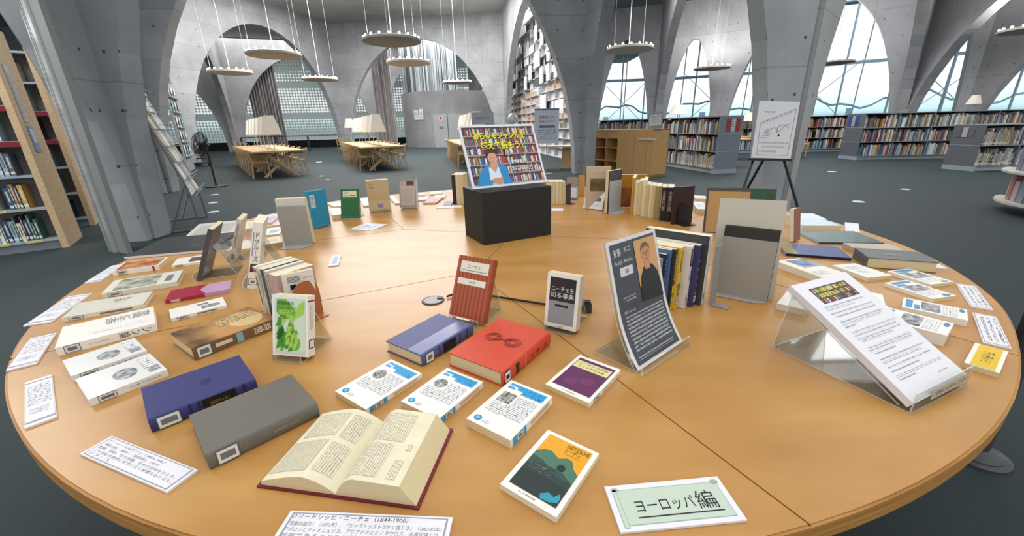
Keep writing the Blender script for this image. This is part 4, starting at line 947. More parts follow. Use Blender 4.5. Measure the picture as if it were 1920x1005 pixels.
# front: open book
def open_book():
    BLp, BRp, TRp, TLp = at(482, 916, TT), at(784, 956, TT), at(850, 809, TT), at(603, 779, TT)
    ya = ((TLp - BLp) + (TRp - BRp)).normalized(); xa = V((ya.y, -ya.x, 0)); W = ((BRp - BLp).dot(xa) + (TRp - TLp).dot(xa)) / 2; H = ((TLp - BLp).dot(ya) + (TRp - BRp).dot(ya)) / 2
    o = (BLp + BRp + TRp + TLp) / 4 - ya * H / 2; print('OPEN', W, H); o.z = TT + .0005
    r = thing('open_book', 'thick open book with maroon cover and cream pages at the table front', 'book', frame(o, xa, ya, V((0, 0, 1))))
    MAR = c('#6a1f2a', .5, .3); s = MB(); s.box(-W / 2, 0, 0, -.012, H, .003, MAR); s.box(.012, 0, 0, W / 2, H, .003, MAR); s.box(-.014, 0, 0, .014, H, .003, MAR); s.build('cover', r)
    def prof(side, n=22):
        out = []
        for k in range(n + 1):
            u = k / n; x = u * (W / 2 - .007)
            if side < 0: z = (.005 + .026 * (1 - (1 - min(u / .5, 1)) ** 2) * (1 - .80 * max(0, (u - .35) / .65) ** 1.5))
            else: z = .005 + .035 * (1 - (1 - min(u / .35, 1)) ** 2.2) * (1 - .1 * u)
            out.append((side * x, z))
        return out
    PG = noise_mat('open_page', '#d8d1b4', '#ded7bc', 40, .7, .2)
    for side in (-1, 1):
        pr = prof(side); m0, m1 = .004, H - .004
        sl = .022 if side > 0 else .004
        pts = [(x, z) for x, z in pr]
        s = MB(); n = len(pts)
        last = pts[-1]; xe = last[0] + side * .001
        # top pages surface
        top = []
        pts2 = [(x * (1 - (sl / (W / 2) if side > 0 else 0)), z) for x, z in pts]
        vs = [(x, m0, z) for x, z in pts2] + [(x, m1, z) for x, z in pts2]
        s.add(vs, [(i, i + 1, n + i + 1, n + i) for i in range(n - 1)], PG, [[(vs[i][0], vs[i][1]), (vs[i + 1][0], vs[i + 1][1]), (vs[i + 1][0], vs[n + i + 1][1]), (vs[i][0], vs[n + i][1])] for i in range(n - 1)])
        # fore edge, sloping out to the cover
        a = pts2[-1]; b = (side * (W / 2 - .005), .003)
        s.quad((a[0], m0, a[1]), (b[0], m0, b[1]), (b[0], m1, b[1]), (a[0], m1, a[1]), CREAM)
        for y in (m0, m1):
            s.add([(x, y, z) for x, z in pts2] + [(b[0], y, .003), (0, y, .003)], [tuple(range(n + 2))], CREAM)
        o_ = s.build('pages', r, smooth=False)
        # printed columns following the page curve
        s = MB()
        def patch(u0, u1, v0, v1, mt, lift=.0006):
            N_ = 10; vs = []; f = lambda u: next(((x0 + (x1 - x0) * (u - i / (n - 1)) * (n - 1)), (z0 + (z1 - z0) * (u - i / (n - 1)) * (n - 1))) for i, ((x0, z0), (x1, z1)) in enumerate(zip(pts2, pts2[1:])) if u <= (i + 1) / (n - 1) + 1e-9)
            for k in range(N_ + 1):
                x, z = f(u0 + (u1 - u0) * k / N_); vs += [(x, v0 * H, z + lift), (x, v1 * H, z + lift)]
            s.add(vs, [(2 * k, 2 * k + 2, 2 * k + 3, 2 * k + 1) for k in range(N_)], mt, [[(vs[2 * k][0], vs[2 * k][1]), (vs[2 * k + 2][0], vs[2 * k + 2][1]), (vs[2 * k + 3][0], vs[2 * k + 3][1]), (vs[2 * k + 1][0], vs[2 * k + 1][1])] for k in range(N_)])
        TX = print_mat('#d9d2b6', '#8f8a80', .0042, True, .54); TXD = print_mat('#d6cfb3', '#8f8a80', .0026, True, .56)
        if side < 0:
            patch(.12, .36, .55, .9, TX); patch(.42, .92, .56, .92, TX); patch(.12, .38, .12, .48, TX); patch(.45, .97, .1, .5, TXD)
        else:
            patch(.15, .72, .52, .92, TX); patch(.12, .6, .08, .48, TX); patch(.74, .88, .08, .3, TX); patch(.82, .9, .42, .5, TX)
        s.build('page_print', r)
open_book()

# pocket books with blue corner (three alike)
BL = c('#2f9bd0'); 
def iwanami(q, label, pic, t=.013, title='ツァラトゥストラはこう言った', small=False):
    D = [('r', .3, .845, .93, .95, BL, 1), ('r', .45, .78, .93, .85, BL, 1), ('r', .09, .9, .3, .95, BL, 1), ('r', .09, .83, .25, .875, BL, 1),
         ('t', .33, .87, .9, .93, c('#1b3f66'), 2, title), ('t', .5, .80, .88, .84, c('#1b3f66'), 2, 'ニーチェ著'),
         ('e', .08, .05, .24, .15, c('#2475a0'), 1), ('e', .11, .07, .21, .13, c('#58b4dc'), 2), ('r', .28, .06, .42, .12, PM('#333', .004), 1),
         ('r', .46, .3, .9, .72, PM('#3c3c44', .0052, False, .5), 1), ('r', .1, .28, .44, .5, PM('#3c3c44', .0052, False, .5), 1)]
    D += [('e' if pic == 'e' else 'r', .12, .52, .42, .74, noise_mat('engraving', '#3f3f42', '#b9b7b2', 160, .6, .2, 3), 2)]
    return flat('paperback_book', label, q, t, WH2, D=D, SD=[('r', 0, .05, 1, .12, BL, 1), ('r', 0, .28, 1, .34, BL, 1)] + sticker(.13, .26, '#222') + [('r', .3, .45, .7, .9, c('#c9ab86'), 1)], group='blue and white pocket books at the front')
iwanami([(734, 674), (790, 700), (687, 769), (628, 733)], 'white and blue pocket book with round figure picture, left of the three alike', 'e', .012)
iwanami([(839, 691), (907, 716), (822, 786), (750, 752)], 'white and blue pocket book with oval portrait, middle of the three alike', 'e', .014)
iwanami([(958, 712), (1036, 744), (957, 826), (875, 785)], 'white and blue pocket book with square engraving, right of the three alike', 'r', .018)
# purple book
DK = c('#1d1d22')
flat('paperback_book', 'white-bordered purple paperback with yellow title panel, below the curved portrait poster', [(1087, 664), (1161, 694), (1107, 757), (1023, 721)], .011, WH2,
     D=[('r', .08, .1, .93, .93, c('#5b2350'), 1), ('e', .2, .2, .5, .4, c('#682c5c'), 2), ('e', .5, .3, .8, .5, c('#682c5c'), 2), ('r', .1, .66, .9, .86, c('#d6cf92'), 3), ('t', .16, .78, .84, .84, DK, 4, 'ニーチェの手紙'), ('t', .2, .7, .8, .75, DK, 4, 'ちくま学芸文庫'), ('t', .35, .03, .65, .06, INKL, 1, 'ちくま学芸文庫')],
     SD=sticker(.14, .3, '#222') + [('t', .3, .4, .75, .9, DK, 1, 'ニーチェの手紙')])
# Nietzsche paperback
flat('paperback_book', 'white-bordered paperback with orange sky, green hills and a dark lake on its cover', [(1028, 807), (1126, 851), (1042, 968), (935, 908)], .011, WH2, spine='L',
     D=[('r', .09, .08, .92, .95, c('#dd9c22'), 1), ('p', 0, 0, 0, 0, c('#47705a'), 2, [(.09, .62), (.2, .7), (.32, .72), (.5, .66), (.62, .72), (.72, .71), (.8, .62), (.92, .56), (.92, .3), (.09, .3)]),
        ('p', 0, 0, 0, 0, c('#2d4b42'), 3, [(.09, .56), (.3, .54), (.5, .48), (.7, .5), (.92, .42), (.92, .2), (.09, .2)]), ('r', .09, .08, .92, .34, c('#23302f'), 4), ('r', .09, .34, .92, .42, c('#2a3a38'), 4),
        ('p', 0, 0, 0, 0, c('#2d8fa6'), 5, [(.6, .14), (.7, .2), (.8, .18), (.86, .25), (.9, .2), (.9, .14), (.8, .1), (.64, .09)]), ('e', .56, .5, .7, .6, c('#1f2a28'), 5), ('t', .5, .86, .9, .92, c('#4b3512'), 4, 'NIETZSCHE'), ('t', .5, .8, .78, .85, DK, 4, 'ニーチェ'),
        ('r', .52, .76, .8, .785, PM('#5b4410', .003, False, .5, '#dd9c22'), 4), ('r', .18, .36, .6, .5, PM('#6f8a86', .005, False, .4, '#2a3a38'), 5), ('t', .3, .03, .6, .055, DK, 1, 'ちくま学芸文庫')],
     SD=sticker(.18, .34, '#222'), pages=PAGEW)
# red and blue hardbacks
REDC = noise_mat('red_cloth', '#c2452f', '#cd523a', 300, .55, .3, 2); BLUC = noise_mat('blue_cloth', '#474a78', '#565a88', 500, .5, .4, 2)
def spirals(ink):
    out = []
    for cx, cy in ((.36, .62), (.64, .62)): pass
    return out
rb = flat('hardcover_book', 'large orange-red hardcover with a black double-loop emblem, lying beside the blue one', [(937, 597), (1029, 622), (938, 700), (843, 660)], .036, REDC, hard=True,
     SD=[('r', .1, .03, .9, .13, c('#2a2a2a'), 1), ('r', .16, .036, .84, .124, WHT, 2), ('r', .35, .05, .65, .11, DK, 3), ('r', .15, .24, .85, .3, DK, 1), ('r', .0, .42, 1, .425, c('#e8b5a8'), 1), ('t', .3, .55, .7, .9, c('#6b1d16'), 1, 'ニーチェ')])
s = MB()   # emblem lines
w_, h_, o_, xa_, ya_ = quadfit([(937, 597), (1029, 622), (938, 700), (843, 660)], TT + .036)
for sd in (-1, 1):
    for k in range(4):
        r = .008 + .004 * k; pts = [(sd * .028 + r * math.cos(a) * 1.1, h_ * .55 + r * math.sin(a), .0364) for a in [2 * PI * j / 20 for j in range(21)]]; s.tube(pts, .0005, DK, 4)
s.tube([(-.02, h_ * .55 + .01, .0364), (.02, h_ * .55 - .01, .0364)], .0006, DK, 4); s.tube([(-.02, h_ * .55 - .01, .0364), (.02, h_ * .55 + .01, .0364)], .0006, DK, 4)
s.build('cover_emblem', rb)
flat('hardcover_book', 'faded blue hardcover with a shiny band, lying left of the orange-red one', [(823, 589), (888, 609), (788, 664), (719, 640)], .03, BLUC, hard=True,
     D=[('r', .62, 0.01, .98, .99, c('#636794', .25, .6), 0)], SD=sticker(.06, .2) + [('r', .05, .38, .95, .62, c('#17171f'), 1), ('r', 0, .3, 1, .32, c('#33365c'), 1), ('r', 0, .7, 1, .72, c('#33365c'), 1), ('r', 0, .85, 1, .87, c('#33365c'), 1)])  # lighter strip: sheen of the cloth painted onto the cover
NAVY = noise_mat('navy_cloth', '#2b2d62', '#34366e', 300, .5, .35, 2); OLV = noise_mat('grey_olive_cloth', '#63605a', '#706c63', 500, .6, .3, 2)
flat('hardcover_book', 'navy blue hardcover lying behind the grey-olive one, dark panels on its spine', [(448, 667), (479, 709), (279, 781), (259, 729)][0:0] or [(259, 729), (448, 667), (480, 709), (281, 783)], .03, NAVY, hard=True,
     D=[], SD=[]) if False else None
def flat_rot(name, label, q, t, cover, **k):
    """q in reading order TL,TR,BR,BL for books whose long side runs across the view"""
    return flat(name, label, q, t, cover, **k)
# long side across: title top is the right-hand end, spine faces the camera
flat('hardcover_book', 'navy blue hardcover lying behind the grey-olive one, dark panels on its spine', [(448, 667), (480, 710), (281, 783), (259, 729)], .03, NAVY, hard=True,
     D=[('e', .42, .5, .6, .62, c('#26285a'), 0)], SD=sticker(.06, .26) + [('r', .05, .46, .95, .78, c('#121214'), 1), ('t', .35, .52, .65, .72, c('#7a6a40'), 2, '全集'), ('r', 0, .34, 1, .36, c('#1e204c'), 1), ('r', 0, .42, 1, .44, c('#1e204c'), 1), ('r', 0, .86, 1, .88, c('#1e204c'), 1)])
flat('hardcover_book', 'grey-olive hardcover lying in front of the navy one, left of the open book', [(546, 704), (594, 752), (385, 853), (352, 777)], .032, OLV, hard=True,
     SD=sticker(.07, .25) + [('t', .4, .55, .6, .8, c('#9a8f70'), 1, '哲学講義')])
# white books at the left
GRYI = noise_mat('oval_portrait', '#55565a', '#b8b8ba', 60, .5, .3, 3)
for q, lb in (([(278, 663), (317, 693), (166, 748), (140, 712)], 'glossy white book with oval grey portrait, nearer one of the two alike'), ([(251, 634), (277, 657), (132, 706), (118, 676)], 'glossy white book with oval grey portrait, farther one of the two alike')):
    flat('hardcover_book', lb, q, .017, c('#dcdcda', .2, .6), hard=True, curved=False, D=[('e', .3, .38, .75, .7, GRYI, 1), ('r', .1, .78, .7, .92, PM('#55555c', .012, True), 1), ('t', .6, .8, .85, .97, INKL, 2, '講義')], SD=sticker(.1, .32, '#333') + [('r', .3, .5, .7, .9, PM('#44444a', .006, True), 1)], group='pair of glossy white books')
flat('hardcover_book', 'large plain white book with black spine characters, left rear of the two alike', [(286, 576), (293, 606), (106, 652), (115, 613)], .024, WH2, hard=True, curved=False,
     D=[('t', .12, .45, .45, .95, INKL, 1, '意識と生命', True), ('r', .62, .3, .75, .9, PM('#66666c', .008, True, .4), 1)], SD=sticker(.07, .22) + [('t', .2, .6, .8, .95, DK, 1, 'シン論'), ('t', .4, .3, .6, .5, INKL, 1, 'ベルクソン')])
flat('hardcover_book', 'glossy off-white book lying between the plain white one and the grey picture book', [(281, 547), (271, 573), (124, 592), (143, 569)], .014, c('#d8d6c8', .18, .6), hard=True, curved=False, D=[('t', .2, .5, .45, .75, INKL, 1, '笑い')], SD=sticker(.08, .25) + [('r', .3, .45, .7, .85, INKL, 1)])
flat('hardcover_book', 'greyish white book with green-grey ink drawing on its cover, at the left rim', [(342, 507), (332, 529), (195, 549), (211, 526)], .018, c('#cfcfc2'), hard=True, curved=False,
     D=[('r', .08, .12, .92, .7, noise_mat('ink_drawing', '#5d6259', '#b5b8a6', 35, .6, .2, 4), 1), ('r', .3, .8, .8, .9, INKL, 1)], SD=sticker(.08, .25))
flat('paperback_book', 'white-edged paperback with orange-brown picture cover, beside the farthest left card', [(310, 483), (300, 499), (217, 506), (230, 492)], .02, WH2, D=[('r', .06, .05, .94, .95, noise_mat('brown_picture', '#6b3626', '#c7803f', 25, .5, .3, 3), 1)], SD=sticker(.1, .3, '#333') + [('r', 0, .85, 1, .9, c('#a3323c'), 1)])
flat('paperback_book', 'small white book with a dark square picture, behind the dark standing book at left', [(385, 476), (384, 492), (321, 496), (334, 486)], .01, WH2, D=[('r', .2, .5, .8, .9, c('#5a4540'), 1)], SD=sticker(.1, .35, '#555'))
flat('paperback_book', 'magenta and mauve book lying behind the small white book at left', [(433, 526), (431, 543), (311, 563), (320, 544)], .012, c('#9c2440', .3, .5), D=[('p', 0, 0, 0, 0, c('#b890b0'), 1, [(0, .6), (.5, .5), (1, .62), (1, 1), (0, 1)])], SD=[('r', .1, .08, .9, .22, c('#d0a5b0'), 1), ('r', 0, .6, 1, 1, c('#b890b0'), 1)])
flat('paperback_book', 'thin white book with black title characters, before the magenta book', [(417, 557), (426, 572), (321, 597), (316, 581)], .011, WH2, D=[('t', .45, .55, .8, .9, DK, 1, '直観論', True), ('r', .2, .5, .35, .7, INKL, 1)], SD=sticker(.1, .3, '#333') + [('r', .3, .45, .7, .8, INKL, 1)])
flat('hardcover_book', 'thick book with stormy brown and gold painted cover behind the navy book', [(469, 577), (512, 596), (362, 655), (315, 624)], .034, noise_mat('storm_painting', '#4a2d1c', '#b98c52', 9, .4, .4, 4, lo=.35, hi=.62), hard=True, curved=False,
     D=[('e', .15, .55, .9, .98, c('#cdb27c'), 0), ('r', .2, .45, .5, .95, PM('#3c2f20', .012, True, .55, '#cdb27c'), 1)], SD=sticker(.04, .2) + [('r', .1, .5, .9, .58, c('#7fa7b8'), 1), ('t', .25, .72, .75, .95, c('#efe9d8'), 1, '時間'), ('r', .3, .25, .6, .45, c('#cfc7b0'), 1)], spinem=c('#6e563f'))
# left far: magazines / black folder, open book pieces behind the standing stands
flat('magazine', 'large black folder with faint script lying at the left rim', [(300, 443), (425, 440), (408, 470), (262, 476)], .012, c('#2f3034', .35, .5), pages=c('#d8d6cc'), D=[('t', .6, .2, .85, .5, c('#54555a'), 1, 'Poésie')], cat='folder')
flat('magazine', 'grey-white magazine lying behind the black folder at the left rim', [(385, 421), (455, 410), (440, 436), (330, 446)], .008, c('#c2c3c0', .4, .4), D=[('r', .1, .1, .9, .8, c('#a9a89b'), 1)], cat='magazine')
flat('open_booklet', 'small curled dark booklet lying open behind the left stands', [(400, 446), (436, 446), (428, 462), (398, 476)], .008, c('#3a3b3f', .4), cat='booklet')
flat('paperback_book', 'cream book lying under the label cards behind the white-spined stand', [(455, 417), (525, 408), (524, 420), (440, 432)], .016, c('#d9cfb8'), D=[('r', .2, .2, .8, .8, PM('#8a8378', .008, paper='#d9cfb8'), 1)])
flat('paperback_book', 'pale book with pinkish side lying nearest the rim left of the grey bookend', [(493, 402), (518, 402), (520, 416), (489, 418)], .03, c('#d0c3c8'), D=[('r', .1, .2, .9, .7, c('#b8a4bb'), 1)], pages=c('#bba58f'))
flat('paperback_book', 'white book with blue strokes on its cover, left of the grey bookend', [(500, 428), (526, 426), (529, 438), (494, 441)], .01, WH2, D=[('r', .3, .2, .9, .7, noise_mat('blue_strokes', '#6f93b8', '#d5dbe0', 40), 1)])
flat('paperback_book', 'cream-covered book with thick pages lying under the white-spined stand, left of the grey bookend', [(497, 445), (528, 443), (524, 452), (492, 462)], .024, c('#d8d3bb'), D=[('r', .2, .3, .8, .7, c('#c9c3a6'), 1)], pages=c('#a98f62'))
flat('paperback_book', 'pale book lying behind the two leftmost clear stands', [(437, 452), (478, 450), (476, 466), (436, 468)], .014, c('#cfc9ba'))

# cards
CB = [('r', .025, .05, .975, .95, c('#8a8b9c'), 0), ('r', .035, .08, .965, .92, PAPER, 1)]
CBv = [('r', .05, .025, .95, .975, c('#8a8b9c'), 0), ('r', .08, .035, .92, .965, PAPER, 1)]
PT = lambda p=.012: print_mat('#dcdce2', '#4a4b55', p, False, .55)
card('large white text card lying before the navy book at the left front', [(209, 818), (371, 880), (313, 923), (149, 851)], CB + [('t', .05, .74, .72, .86, DK, 2, 'アンリ・ベルクソン（1859-1941）'), ('t', .06, .58, .7, .7, INKL, 2, '『時間と自由』（1889年）、『創造的進化』（1907年）'), ('t', .05, .42, .93, .54, INKL, 2, '直観、持続、生の飛躍。生命の哲学をひらき、'), ('t', .05, .26, .95, .38, INKL, 2, '二十世紀の思想と文学に広く影響をあたえた。'), ('t', .05, .12, .3, .22, INKL, 2, 'フランス')])
CP = lambda: CBv + [('t', .68, .1, .8, .9, INKL, 2, 'ジル・ドゥルーズ'), ('r', .15, .1, .6, .9, print_mat('#dcdce2', '#5b5c66', .009, True, .5), 2)]
card('white text card, nearest on the left rim', [(90, 705), (116, 778), (57, 799), (37, 720)], CP()); card('white text card on the left rim, second from the front', [(94, 627), (82, 679), (27, 690), (44, 637)], CP())
card('white text card, third from the front on the left rim', [(151, 554), (118, 601), (69, 606), (111, 557)], CP()); card('white text card, farthest on the left rim before the orange-brown book', [(230, 496), (194, 526), (162, 530), (207, 498)], CP())
card('white text card cut off by the bottom edge, in front of the open book', [(553, 951), (843, 977), (838, 1046), (494, 1032)], CB + [('t', .03, .78, .74, .92, DK, 2, 'フリードリッヒ・ニーチェ（1844-1900）'), ('t', .03, .6, .95, .72, INKL, 2, '『悲劇の誕生』（1872年）、『ツァラトゥストラかく語りき』（1883-85年）'), ('t', .03, .45, .95, .57, INKL, 2, 'アポロンとディオニュソス、アリアドネとミノタウロス、永遠回帰とは、'), ('t', .03, .3, .95, .42, INKL, 2, '哲学であるとともに詩であり、神話でもある。')])
SG = c('#b9c8b8'); SGD = c('#93a896')
card('white sign card with pale green scroll reading a region title, at the front right', [(1135, 917), (1346, 889), (1392, 969), (1166, 1006)], [('r', .08, .1, .95, .88, SGD, 0), ('r', .085, .115, .945, .865, SG, 1), ('r', .045, .06, .085, .9, SGD, 2), ('r', .05, .07, .08, .89, SG, 3), ('e', .04, .84, .1, .93, SGD, 3), ('e', .9, .82, .97, .93, SGD, 3), ('t', .19, .34, .68, .62, DK, 4, 'ヨーロッパ'), ('t', .7, .3, .86, .7, DK, 4, '編'), ('r', .18, .23, .88, .255, DK, 4)], name='sign_card', cat='sign card')
card('small white name tag lying alone on the tabletop left of centre', [(616, 479), (634, 479), (641, 496), (624, 498)], [('r', .25, .15, .75, .85, c('#9aa5c0'), 1)], name='name_tag', cat='name tag')
RC = lambda: CBv + [('r', .2, .1, .85, .9, print_mat('#dcdce2', '#4a4b55', .011, True, .5), 2)]
card('white text card on the right rim, nearest the low seam end', [(1828, 587), (1873, 595), (1891, 652), (1838, 641)], RC()); card('white text card on the right rim, behind the nearest one', [(1795, 532), (1831, 537), (1860, 581), (1817, 574)], RC())
card('white card peeping out behind the thick dark grey book on the right rim', [(1725, 489), (1752, 492), (1775, 502), (1748, 503)], [('r', .1, .1, .9, .9, PAPER, 0)])
card('long white card along the far right rim behind the glossy book', [(1560, 412), (1590, 420), (1634, 437), (1612, 437)], [('r', .1, .1, .9, .9, PAPER, 0)])
card('white printed sheet lying before the green standing book', [(690, 419), (724, 420), (700, 432), (647, 430)], [('t', .2, .2, .8, .8, c('#5a6a98'), 1, 'アート')], t=.001, name='paper_sheet', cat='paper')
card('white card lying at the left foot of the black box', [(822, 386), (866, 385), (866, 389), (818, 390)], [('r', .1, .1, .9, .9, PAPER, 0)]); card('white card lying at the right foot of the black box', [(1034, 391), (1056, 391), (1056, 395), (1034, 395)], [('r', .1, .1, .9, .9, PAPER, 0)])
# right-hand lying books
def blue_spread(q, lb, t, pic=None, g=None):
    return flat('paperback_book', lb, q, t, WH2, D=[('r', .12, .84, .9, .95, c('#4a8cc0'), 1), ('r', .1, .72, .5, .81, c('#4a8cc0'), 1), ('r', .12, .4, .88, .7, pic or GRYI, 1), ('r', .12, .14, .88, .38, PM('#66666c', .006, False, .45), 1), ('e', .6, .03, .9, .12, c('#4a7fae'), 1)], spine='L', group=g)
blue_spread([(1653, 595), (1657, 573), (1783, 607), (1780, 634)], 'thick white pocket book with blue corner, nearest of those right of the paper stack', .03)
blue_spread([(1690, 575), (1695, 559), (1815, 580), (1813, 601)], 'white pocket book with blue corner, second behind the paper stack on the right', .018)
blue_spread([(1660, 530), (1700, 525), (1789, 553), (1750, 562)], 'glossy white pocket book with blue strip, third back on the right', .012)
blue_spread([(1665, 508), (1705, 504), (1785, 527), (1748, 535)], 'glossy white pocket book with blue strip, farthest back on the right', .012)
flat('paperback_book', 'white book with grey title lines right of the blue landscape book', [(1561, 497), (1602, 494), (1674, 516), (1626, 521)], .014, c('#dddcd2'), spine='L', D=[('r', .2, .6, .8, .8, PM('#74646a', .008, False, .5), 1), ('r', .3, .3, .6, .5, PM('#5f7f8f', .006), 1)])
flat('hardcover_book', 'thick white book with blue landscape picture, behind the top of the paper stack', [(1457, 490), (1498, 483), (1588, 514), (1539, 520)], .024, c('#dedccc'), spine='L', D=[('r', .3, .5, .98, .93, noise_mat('blue_landscape', '#5b7598', '#a7b6cc', 18), 1), ('r', .1, .1, .6, .3, PM('#66666c', .006), 1)])
flat('hardcover_book', 'thick dark grey hardcover with deep cream pages on the right rim', [(1602, 465), (1729, 472), (1755, 492), (1630, 483)], .04, c('#565a5a', .3, .5), hard=True, D=[('r', .25, .35, .55, .6, PM('#a9adac', .01, False, .5, '#565a5a'), 1)], spine='L', curved=False)
flat('hardcover_book', 'pale beige book lying behind the thick dark grey hardcover', [(1580, 455), (1668, 458), (1700, 470), (1603, 466)], .02, c('#b3a796'), spine='L')
flat('glossy_book', 'large glossy dark picture book reflecting the windows, near the far right rim', [(1499, 434), (1604, 432), (1644, 453), (1535, 456)], .01, c('#7f9193', .06, .9), spine='L', pages=c('#3a3f42'))  # cover colour raised to stand in for window reflections
flat('glossy_book', 'glossy navy book with black front edge lying right of the cream board', [(1472, 458), (1566, 460), (1597, 483), (1461, 475)], .012, c('#6b77a0', .06, .9), spine='L', pages=c('#15161c'), D=[('r', 0, 0, .2, 1, c('#8c8460', .3, .5), 0)])  # lighter than navy, window sheen is put into the cover colour
flat('paperback_book', 'white-covered thick book lying at the far right behind the pink-backed stand', [(1487, 412), (1543, 410), (1574, 422), (1500, 424)], .028, c('#c6d9e2', .2, .6), spine='L')
flat('paperback_book', 'thin white booklet at the farthest right rim behind the white-covered thick book', [(1487, 400), (1522, 400), (1548, 409), (1487, 412)], .012, c('#d3dde6', .2, .6), spine='L')
flat('paperback_book', 'pale book with a light blue round motif, half hidden left of the paper stack', [(1463, 569), (1479, 534), (1530, 545), (1520, 585)], .02, c('#dddccf'), spine='L', D=[('e', .3, .3, .9, .8, c('#9fc0cf'), 1)])
flat('paperback_book', 'thin white book with grey print, half hidden right of the paper stack', [(1600, 543), (1660, 553), (1655, 573), (1600, 566)], .01, WH2, D=[('r', .1, .4, .7, .7, PM('#7f95a3', .006), 1)])
yb = flat('paperback_book', 'small white book with bright yellow cover panel at the right rim', [(1822, 640), (1884, 659), (1881, 702), (1815, 682)], .012, WH2, D=[('r', .16, 0.02, .86, .98, c('#d9b526'), 1), ('t', .36, .25, .7, .75, c('#4b4312'), 2, '小冊子')])
# rear small leaflets
for q, col, lb in (([(806, 359), (830, 358), (828, 363), (806, 364)], '#dedccc', 'small cream book lying farthest behind the grey clear-cased book'), ([(818, 366), (838, 365), (832, 370), (812, 371)], '#d5ddd8', 'small pale book lying second behind the pink leaflet'),
                   ([(805, 371), (827, 371), (820, 380), (795, 380)], '#d08f95', 'small pink leaflet lying between the grey cased book and the black box'), ([(783, 362), (797, 361), (795, 366), (782, 367)], '#c9c4d6', 'small mauve-white book right behind the grey cased book'),
                   ([(782, 369), (806, 368), (800, 374), (782, 375)], '#c3d3df', 'small light blue book behind the pink leaflet'), ([(735, 368), (744, 367), (744, 381), (735, 382)], '#dde0de', 'white book end showing between the beige and grey standing books'),
                   ([(622, 381), (640, 378), (642, 385), (621, 389)], '#dfe2ea', 'white book lying far behind the green standing book'), ([(621, 391), (640, 389), (639, 402), (621, 404)], '#d8d6cc', 'white-topped thick book lying between the teal and green standing books'),
                   ([(679, 373), (693, 371), (693, 385), (677, 386)], '#dcdfe2', 'white book lying between the green and beige standing books'), ([(1302, 367), (1325, 367), (1323, 372), (1303, 373)], '#dfe0dc', 'small white book lying farthest right of the dark brown books'),
                   ([(1303, 379), (1324, 379), (1322, 392), (1302, 392)], '#d6dde4', 'white book with thick cream pages right of the dark brown books'), ([(833, 377), (848, 377), (848, 384), (834, 384)], '#8f8ba6', 'small violet-grey book end left of the cream row by the black box')):
    flat('paperback_book', lb, q, .012 if 'thick' not in lb else .028, c(col), D=[('r', .2, .3, .8, .7, PM('#8f9098', .006, paper=col), 1)])

# ------------------------------------------------------------------ standing things
def standfit(bl, br, tr, tl, z0=TT + .004, tilts=(-6, 40), face=True):
    """front face of a leaning slab from its four pixel corners: bottom edge rests at z0"""
    A, B = at(*bl, z0), at(*br, z0); xa = (B - A); W = xa.length; xa.normalize(); back = V((-xa.y, xa.x, 0))
    best = None
    for ti in range(tilts[0] * 2, tilts[1] * 2 + 1):
        a = math.radians(ti / 2); ya = V((0, 0, 1)) * math.cos(a) + back * math.sin(a)
        lo, hi = .03, .6
        for h in [lo + .005 * k for k in range(115)]:
            e_ = 0
            for P, T in ((A, tl), (B, tr)):
                u = pj(P + ya * h); e_ += (u[0] - T[0]) ** 2 + (u[1] - T[1]) ** 2
            if best is None or e_ < best[0]: best = (e_, h, a, ya)
    e_, h, a, ya = best; za = xa.cross(ya)
    return W, h, (A + B) / 2, xa, ya, za, math.degrees(a), e_
def stander(name, label, bl, br, tr, tl, t, cover, tilts=(-6, 40), **k):
    W, h, o, xa, ya, za, a, e_ = standfit(bl, br, tr, tl, tilts=tilts)
    print('STAND %.3f x %.3f tilt %.1f err %.1f %s' % (W, h, a, e_, label[:40]))
    return book(name, label, frame(o - za * t + V((0, 0, max(0, t * math.sin(math.radians(a))))), xa, ya, za), W, h, t, cover, **k), (W, h, o, xa, ya, za, a)
def acrylic_stand(info, label, t, sup=.7, base=None, width=None, lip=.02):
    """clear L-shaped stand: sheet behind the book, small lip in front, foot running back"""
    W, h, o, xa, ya, za, a = info; w2 = (width or W * .8) / 2; back = V((-xa.y, xa.x, 0)); base = base or h * .55
    r = thing('acrylic_stand', label, 'book stand', frame(V((o.x, o.y, TT + .0008)), xa, back, V((0, 0, 1))))
    s = MB(); fr = -.012; bk = t + base; q = (t + .006)
    s.box(-w2, fr, 0, w2, bk, .0025, ACR); s.build('foot', r)
    s = MB(); s.box(-w2, fr - .0025, 0, w2, fr, lip, ACR); s.build('lip', r)
    sa = math.radians(max(a, 8)); H_ = h * sup
    y0 = q; s = MB(); e = 0.0013
    p = [(-w2, bk, .0025), (w2, bk, .0025)]
    # rising support from the far end of the foot up to the book's back
    top = (t + .004 + math.tan(math.radians(a)) * H_, H_)
    s.bar((0, bk, .003), (0, top[0] + .004, top[1]), w2 * 2, .0025, ACR, (1, 0, 0)) if False else None
    dy, dz = top[0] + .004 - bk, top[1] - .003; L_ = math.hypot(dy, dz); nx = (dz / L_ * .00125, -dy / L_ * .00125)
    vs = [(x, bk + sgn * nx[0], .003 + sgn * nx[1]) for sgn in (-1, 1) for x in (-w2, w2)] + [(x, bk + dy + sgn * nx[0], .003 + dz + sgn * nx[1]) for sgn in (-1, 1) for x in (-w2, w2)]
    s.add(vs, [(0, 1, 5, 4), (2, 6, 7, 3), (0, 4, 6, 2), (1, 3, 7, 5), (4, 5, 7, 6), (0, 2, 3, 1)], ACR); s.build('back_support', r); return r

